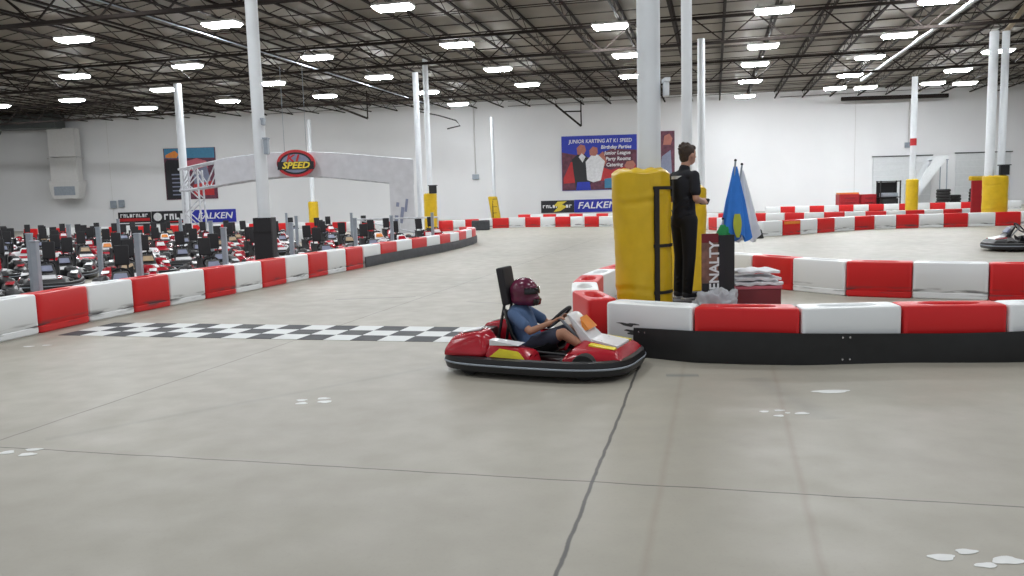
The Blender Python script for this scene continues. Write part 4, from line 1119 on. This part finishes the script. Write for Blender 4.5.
# narrow maroon poster behind the near column
t, p = panel('wall_poster', 11.9, 13.33, 3.0, 6.6, 'print_maroon', 'dark maroon poster on the far wall beside the near column')
flat([(-.2, .7), (-.1, 1.4), (.3, 1.6), (.55, 1.2), (.4, .7)], -.03, 'print_skin', 'pictured_face', p)
flat([(-.5, -1.6), (-.3, -.2), (.4, .3), (.5, -1.6)], -.03, 'print_grey', 'pictured_shape', p)
# left poster
t, p = panel('wall_poster', -28.45, -24.1, 2.25, 6.46, 'print_maroon', 'large dark poster with blue sky on the far wall behind the gantry tower')
flat([(-2.1, 1.3), (2.1, 1.25), (2.1, 2.08), (-2.1, 2.08)], -.028, 'print_cyan', 'sky_field', p)
flat([(-2.0, 1.35), (-2.0, 1.55), (-1.6, 1.75), (-1.2, 1.9), (-.9, 1.6), (-1.1, 1.3)], -.035, 'decal_orange', 'emblem', p)
flat([(-.5, .3), (-.4, 1.0), (.6, 1.25), (1.4, 1.0), (1.5, .4), (.4, .2)], -.035, 'kart_pink', 'pictured_kart', p)
flat([(.3, -.9), (.2, .2), (1.4, .6), (1.7, -.8)], -.041, 'print_grey', 'pictured_driver', p)
flat([(.2, -1.8), (.2, -.9), (1.9, -.6), (1.9, -1.8)], -.048, 'print_red', 'red_corner', p)
flat([(-2.1, -2.05), (-2.1, .9), (-1.9, 1.2), (-.6, 1.1), (-.4, -2.05)], -.033, 'print_black', 'text_field', p)
for k in range(6): flat([(-1.6, -.1-.33*k), (-1.6, .0-.33*k), (-.7, .0-.33*k), (-.7, -.1-.33*k)], -.04, 'print_grey', 'text_line', p)
# banners
def glyphs(par, x0, x1, z0, z1, n, m, y=-.03):
    w = (x1-x0)/n
    for k in range(n):
        a = x0+k*w; h = z1-z0; c = a+w*.42
        kind = k % 4
        if kind == 0: pts = [(a, z0), (a, z1), (a+w*.75, z1), (a+w*.75, z1-h*.28), (a+w*.25, z1-h*.28), (a+w*.25, z0)]
        elif kind == 1: pts = [(a, z0), (a, z1), (a+w*.75, z1), (a+w*.75, z0), (a+w*.5, z0), (a+w*.5, z1-h*.35), (a+w*.25, z1-h*.35), (a+w*.25, z0)]
        elif kind == 2: pts = [(a, z0), (a, z1), (a+w*.25, z1), (a+w*.25, z0+h*.3), (a+w*.75, z0+h*.3), (a+w*.75, z0)]
        else: pts = [(a, z0), (a, z1), (a+w*.72, z1), (a+w*.72, z0)]
        flat(pts, y, m, 'glyph', par)
t, p = panel('wall_banner', -32.7, -29.9, .25, 1.32, 'print_black', 'black banner with white lettering over a red line, on the far wall', 'banner')
glyphs(p, -1.2, 1.2, .10, .38, 9, 'print_white')
flat([(-1.3, -.22), (-1.3, .02), (1.3, .02), (1.3, -.22)], -.03, 'print_red', 'red_line', p); flat([(-1.3, -.42), (-1.3, -.34), (1.3, -.34), (1.3, -.42)], -.03, 'print_white', 'white_line', p)
t, p = panel('wall_banner', -29.85, -26.6, .30, 1.34, 'print_black', 'black banner with round white emblem and lettering on the far wall', 'banner')
n_ = 20; flat([(-1.1+.36*math.cos(2*PI*i/n_), .05+.34*math.sin(2*PI*i/n_)) for i in range(n_)], -.03, 'print_white', 'emblem', p)
glyphs(p, -.55, 1.3, -.2, .28, 4, 'print_white'); flat([(-.5, -.42), (-.5, -.33), (1.3, -.33), (1.3, -.42)], -.03, 'print_red', 'red_line', p)
t, p = panel('wall_banner', -26.55, -22.7, .30, 1.36, 'falken_blue', 'blue FALKEN banner on the far wall behind the parked karts', 'banner')
text('FALKEN', .72, 'print_white', p, (.15, -.035, .0), sx=1.15, shear=.2, bold=.012)
t, p = panel('wall_banner', 2.55, 5.24, .32, 1.31, 'print_black', 'black banner with yellow swoosh on the far wall below the karting poster', 'banner')
glyphs(p, -1.2, 1.2, -.10, .14, 9, 'print_white')
flat([(-.35, -.42), (.05, -.02), (-.3, .08), (0.0, .40), (.75, .42), (.35, .16), (.75, -.02), (.2, -.36)], -.036, 'print_yellow', 'swoosh', p)
t, p = panel('wall_banner', 5.24, 9.4, .30, 1.33, 'falken_blue', 'blue FALKEN banner on the far wall beside the yellow swoosh banner', 'banner')
text('FALKEN', .74, 'print_white', p, (-.25, -.035, .02), sx=1.2, shear=.2, bold=.012)

# ------------------------------------------------------------------ things by the far right wall
def cabinet(x0, x1, z1, y, m, label, name='tool_cabinet', top='decal_orange'):
    t = thing(name, label, 'cabinet', ((x0+x1)/2, y, 0)); w = x1-x0
    MB().box((0, 0, z1/2), (w, .7, z1), bevel=.03).build('cabinet_body', m, t)
    for k in range(3):
        dr = MB().box((0, -.36, z1*(.2+.27*k)), (w*.9, .03, z1*.22), bevel=.01).build('drawer', m, t)
        MB().box((0, -.385, z1*(.2+.27*k)+.04), (w*.5, .02, .03)).build('handle', 'black', dr)
    if top: MB().box((0, 0, z1+.05), (w*.96, .66, .10), bevel=.02).build('top_tray', top, t)
cabinet(23.1, 24.5, 1.25, 57.0, 'red_box', 'red cabinet with orange tray by the far wall, farther from the black rack')
cabinet(24.6, 25.7, 1.2, 57.0, 'red_box', 'red cabinet by the far wall, next to the black rack', top=None)
rk = thing('storage_rack', 'black open rack with dark goods by the far wall', 'rack', (26.45, 56.5, 0))
for sx in (-.68, .68):
    for sy in (-.3, .3): MB().box((sx, sy, 1.05), (.07, .07, 2.1)).build('upright', 'black', rk)
for z in (.15, .95, 2.05): MB().box((0, 0, z), (1.45, .7, .06)).build('shelf', 'black', rk)
MB().box((0, .31, 1.0), (1.4, .04, 2.0)).build('back_panel', 'strap', rk)
tag(MB().box((26.45, 56.45, 1.12), (1.1, .5, .28), bevel=.05).build('storage_box', 'grey_metal'), 'grey box on the middle shelf of the black rack', 'box')
tag(MB().box((26.45, 56.4, .55), (1.15, .45, .70), bevel=.1).build('storage_box', 'tyre'), 'dark box on the lowest shelf of the black rack', 'box')
tag(MB().box((27.5, 55.6, .93), (.75, .12, 1.8), bevel=.03).build('leaning_panel', 'silver'), 'pale silver panel standing between the black rack and the padded column', 'panel')
def make_tyre():
    t = MB(); prof = [(.22, -.09), (.39, -.10), (.435, -.06), (.445, 0), (.435, .06), (.39, .10), (.22, .09), (.215, 0)]
    R_ = [[(q*math.cos(2*PI*k/24), q*math.sin(2*PI*k/24), z) for k in range(24)] for q, z in prof]
    R_.append(R_[0]); t.rings(R_, False, False); return t.build('tyre', 'tyre', smooth=40)
ty = None
for k, (x, y, n_, lab) in enumerate(((29.6, 55.2, 7, 'pile beyond the red-banded column'), (30.5, 55.5, 5, 'low pile beyond the red-banded column'), (31.5, 54.6, 7, 'pile nearer the red board'), (32.4, 54.9, 8, 'tall pile nearer the red board'))):
    for j in range(n_):
        if ty is None: ty = make_tyre(); o = ty
        else: o = ty.copy(); COL.objects.link(o)
        o.location = (x+random.uniform(-.04, .04), y, .101+.203*j)
        tag(o, 'black tyre in the %s at the far wall, %s up' % (lab, ORD[j]), 'tyre', 'tyres piled at the far wall')
rb = thing('red_board', 'red board with yellow top standing behind the broad yellow pad', 'board', (20.0, 35.9, 0), .1)
MB().box((0, 0, 1.0), (.62, .08, 1.75), bevel=.02).build('panel', 'red_box', rb)
MB().box((-.02, 0, 1.95), (.80, .16, .20), bevel=.05).build('top_pad', 'yellow', rb)
for s in (-1, 1): MB().box((s*.24, 0, .12), (.08, .5, .24)).build('foot', 'black', rb)
for ob in [rb]: ob.location = (20.55, 35.5, 0)
for i, (x0, x1, z1) in enumerate(((28.9, 33.4, 4.0), (35.3, 39.5, 4.1))):
    xc = (x0+x1)/2; y = WY(xc)-.08
    dd = MB()
    for k in range(8): dd.box((xc, y, z1*(k+.5)/8), (x1-x0, .08, z1/8-.012), (0, 0, -.05), bevel=.01)
    dob = struct(dd.build('door_%d' % (i+1), 'dock'))
    fr = MB().box((xc, y-.05, z1+.06), (x1-x0+.2, .12, .08), (0, 0, -.05)).build('door_frame', 'duct', dob)
st = thing('rolling_stairs', 'pale rolling staircase leaning up to the dock door behind the karts', 'stairs', (31.8, 62.0, 0))
for s in (-1, 1):
    MB().hull([(-1.7, s*.5-.03, 0.2), (-1.3, s*.5-.03, .2), (1.5, s*.5-.03, 3.9), (.4, s*.5-.03, 3.9), (-1.7, s*.5+.03, 0.2), (1.5, s*.5+.03, 3.9)], 0).build('side_panel', 'dock', st)
MB().box((1.0, 0, 3.6), (1.0, 1.0, .06)).build('landing', 'grey_metal', st)
for k in range(9): MB().box((-1.3+.27*k, 0, .35+.36*k), (.28, .95, .04)).build('tread', 'grey_metal', st)
for s in (-1, 1): MB().box((1.4, s*.48, 1.8), (.06, .06, 3.6)).build('leg', 'grey_metal', st)
tag(MB().box((-.35+0, 43.9, .27), (.95, .42, .52), bevel=.06).build('rubber_bumper', 'rubber_grey', loc=(-1.2, -1.4, 0)), 'dark rubber bumper block before the outer bend near the gantry end', 'bumper')
tag(MB().hull([(-.6, -.2, 0), (.6, -.2, 0), (-.6, .3, 0), (.6, .3, 0), (-.5, 0, .2), (.35, 0, .42), (.6, .1, .3)], bevel=.03).build('rubber_bumper', 'tyre', loc=(8.35, 28.6, 0)), 'black rubber lump at the start of the far straight, seen under the white flag', 'bumper')

# guard rail at the pit exit
gr = thing('pit_rail', 'low pale handrail at the pit exit beside the gantry end', 'rail', (-4.6, 33.6, 0))
for x in (-1.6, 0, 1.6): MB().tube((x, 0, 0), (x, 0, .95), .03, n=8).build('upright', 'tower', gr)
MB().path([(-1.8, 0, .95), (1.6, 0, .95)], .035, 8).build('top_rail', 'tower', gr)
MB().path([(-1.6, 0, .9), (1.6, 0, .1)], .03, 8).build('brace', 'tower', gr)

# ------------------------------------------------------------------ world, camera
w = bpy.data.worlds.new('world'); SC.world = w; w.use_nodes = True
w.node_tree.nodes['Background'].inputs[0].default_value = (0.85, 0.92, 1.0, 1); w.node_tree.nodes['Background'].inputs[1].default_value = 0.55

cd = bpy.data.cameras.new('camera'); cam = bpy.data.objects.new('camera', cd); COL.objects.link(cam)
cd.sensor_width = 36; cd.lens = 805/1024*36; cd.clip_end = 300
cam.matrix_world = Matrix.Translation((0, 0, 1.7)) @ Matrix.Rotation(PI/2-math.atan(91/805), 4, 'X') @ Matrix.Rotation(-0.028, 4, 'Z')
SC.camera = cam
vs = SC.view_settings; SC.display_settings.display_device = 'sRGB'
vs.view_transform = 'Standard'; vs.look = 'None'; vs.gamma = 1.0; vs.use_curve_mapping = False; vs.exposure = 0.08
try:
    SC.cycles.use_denoising = True; SC.cycles.max_bounces = 8; SC.cycles.diffuse_bounces = 4; SC.cycles.sample_clamp_indirect = 4.0
    SC.cycles.use_light_tree = True
except Exception: pass
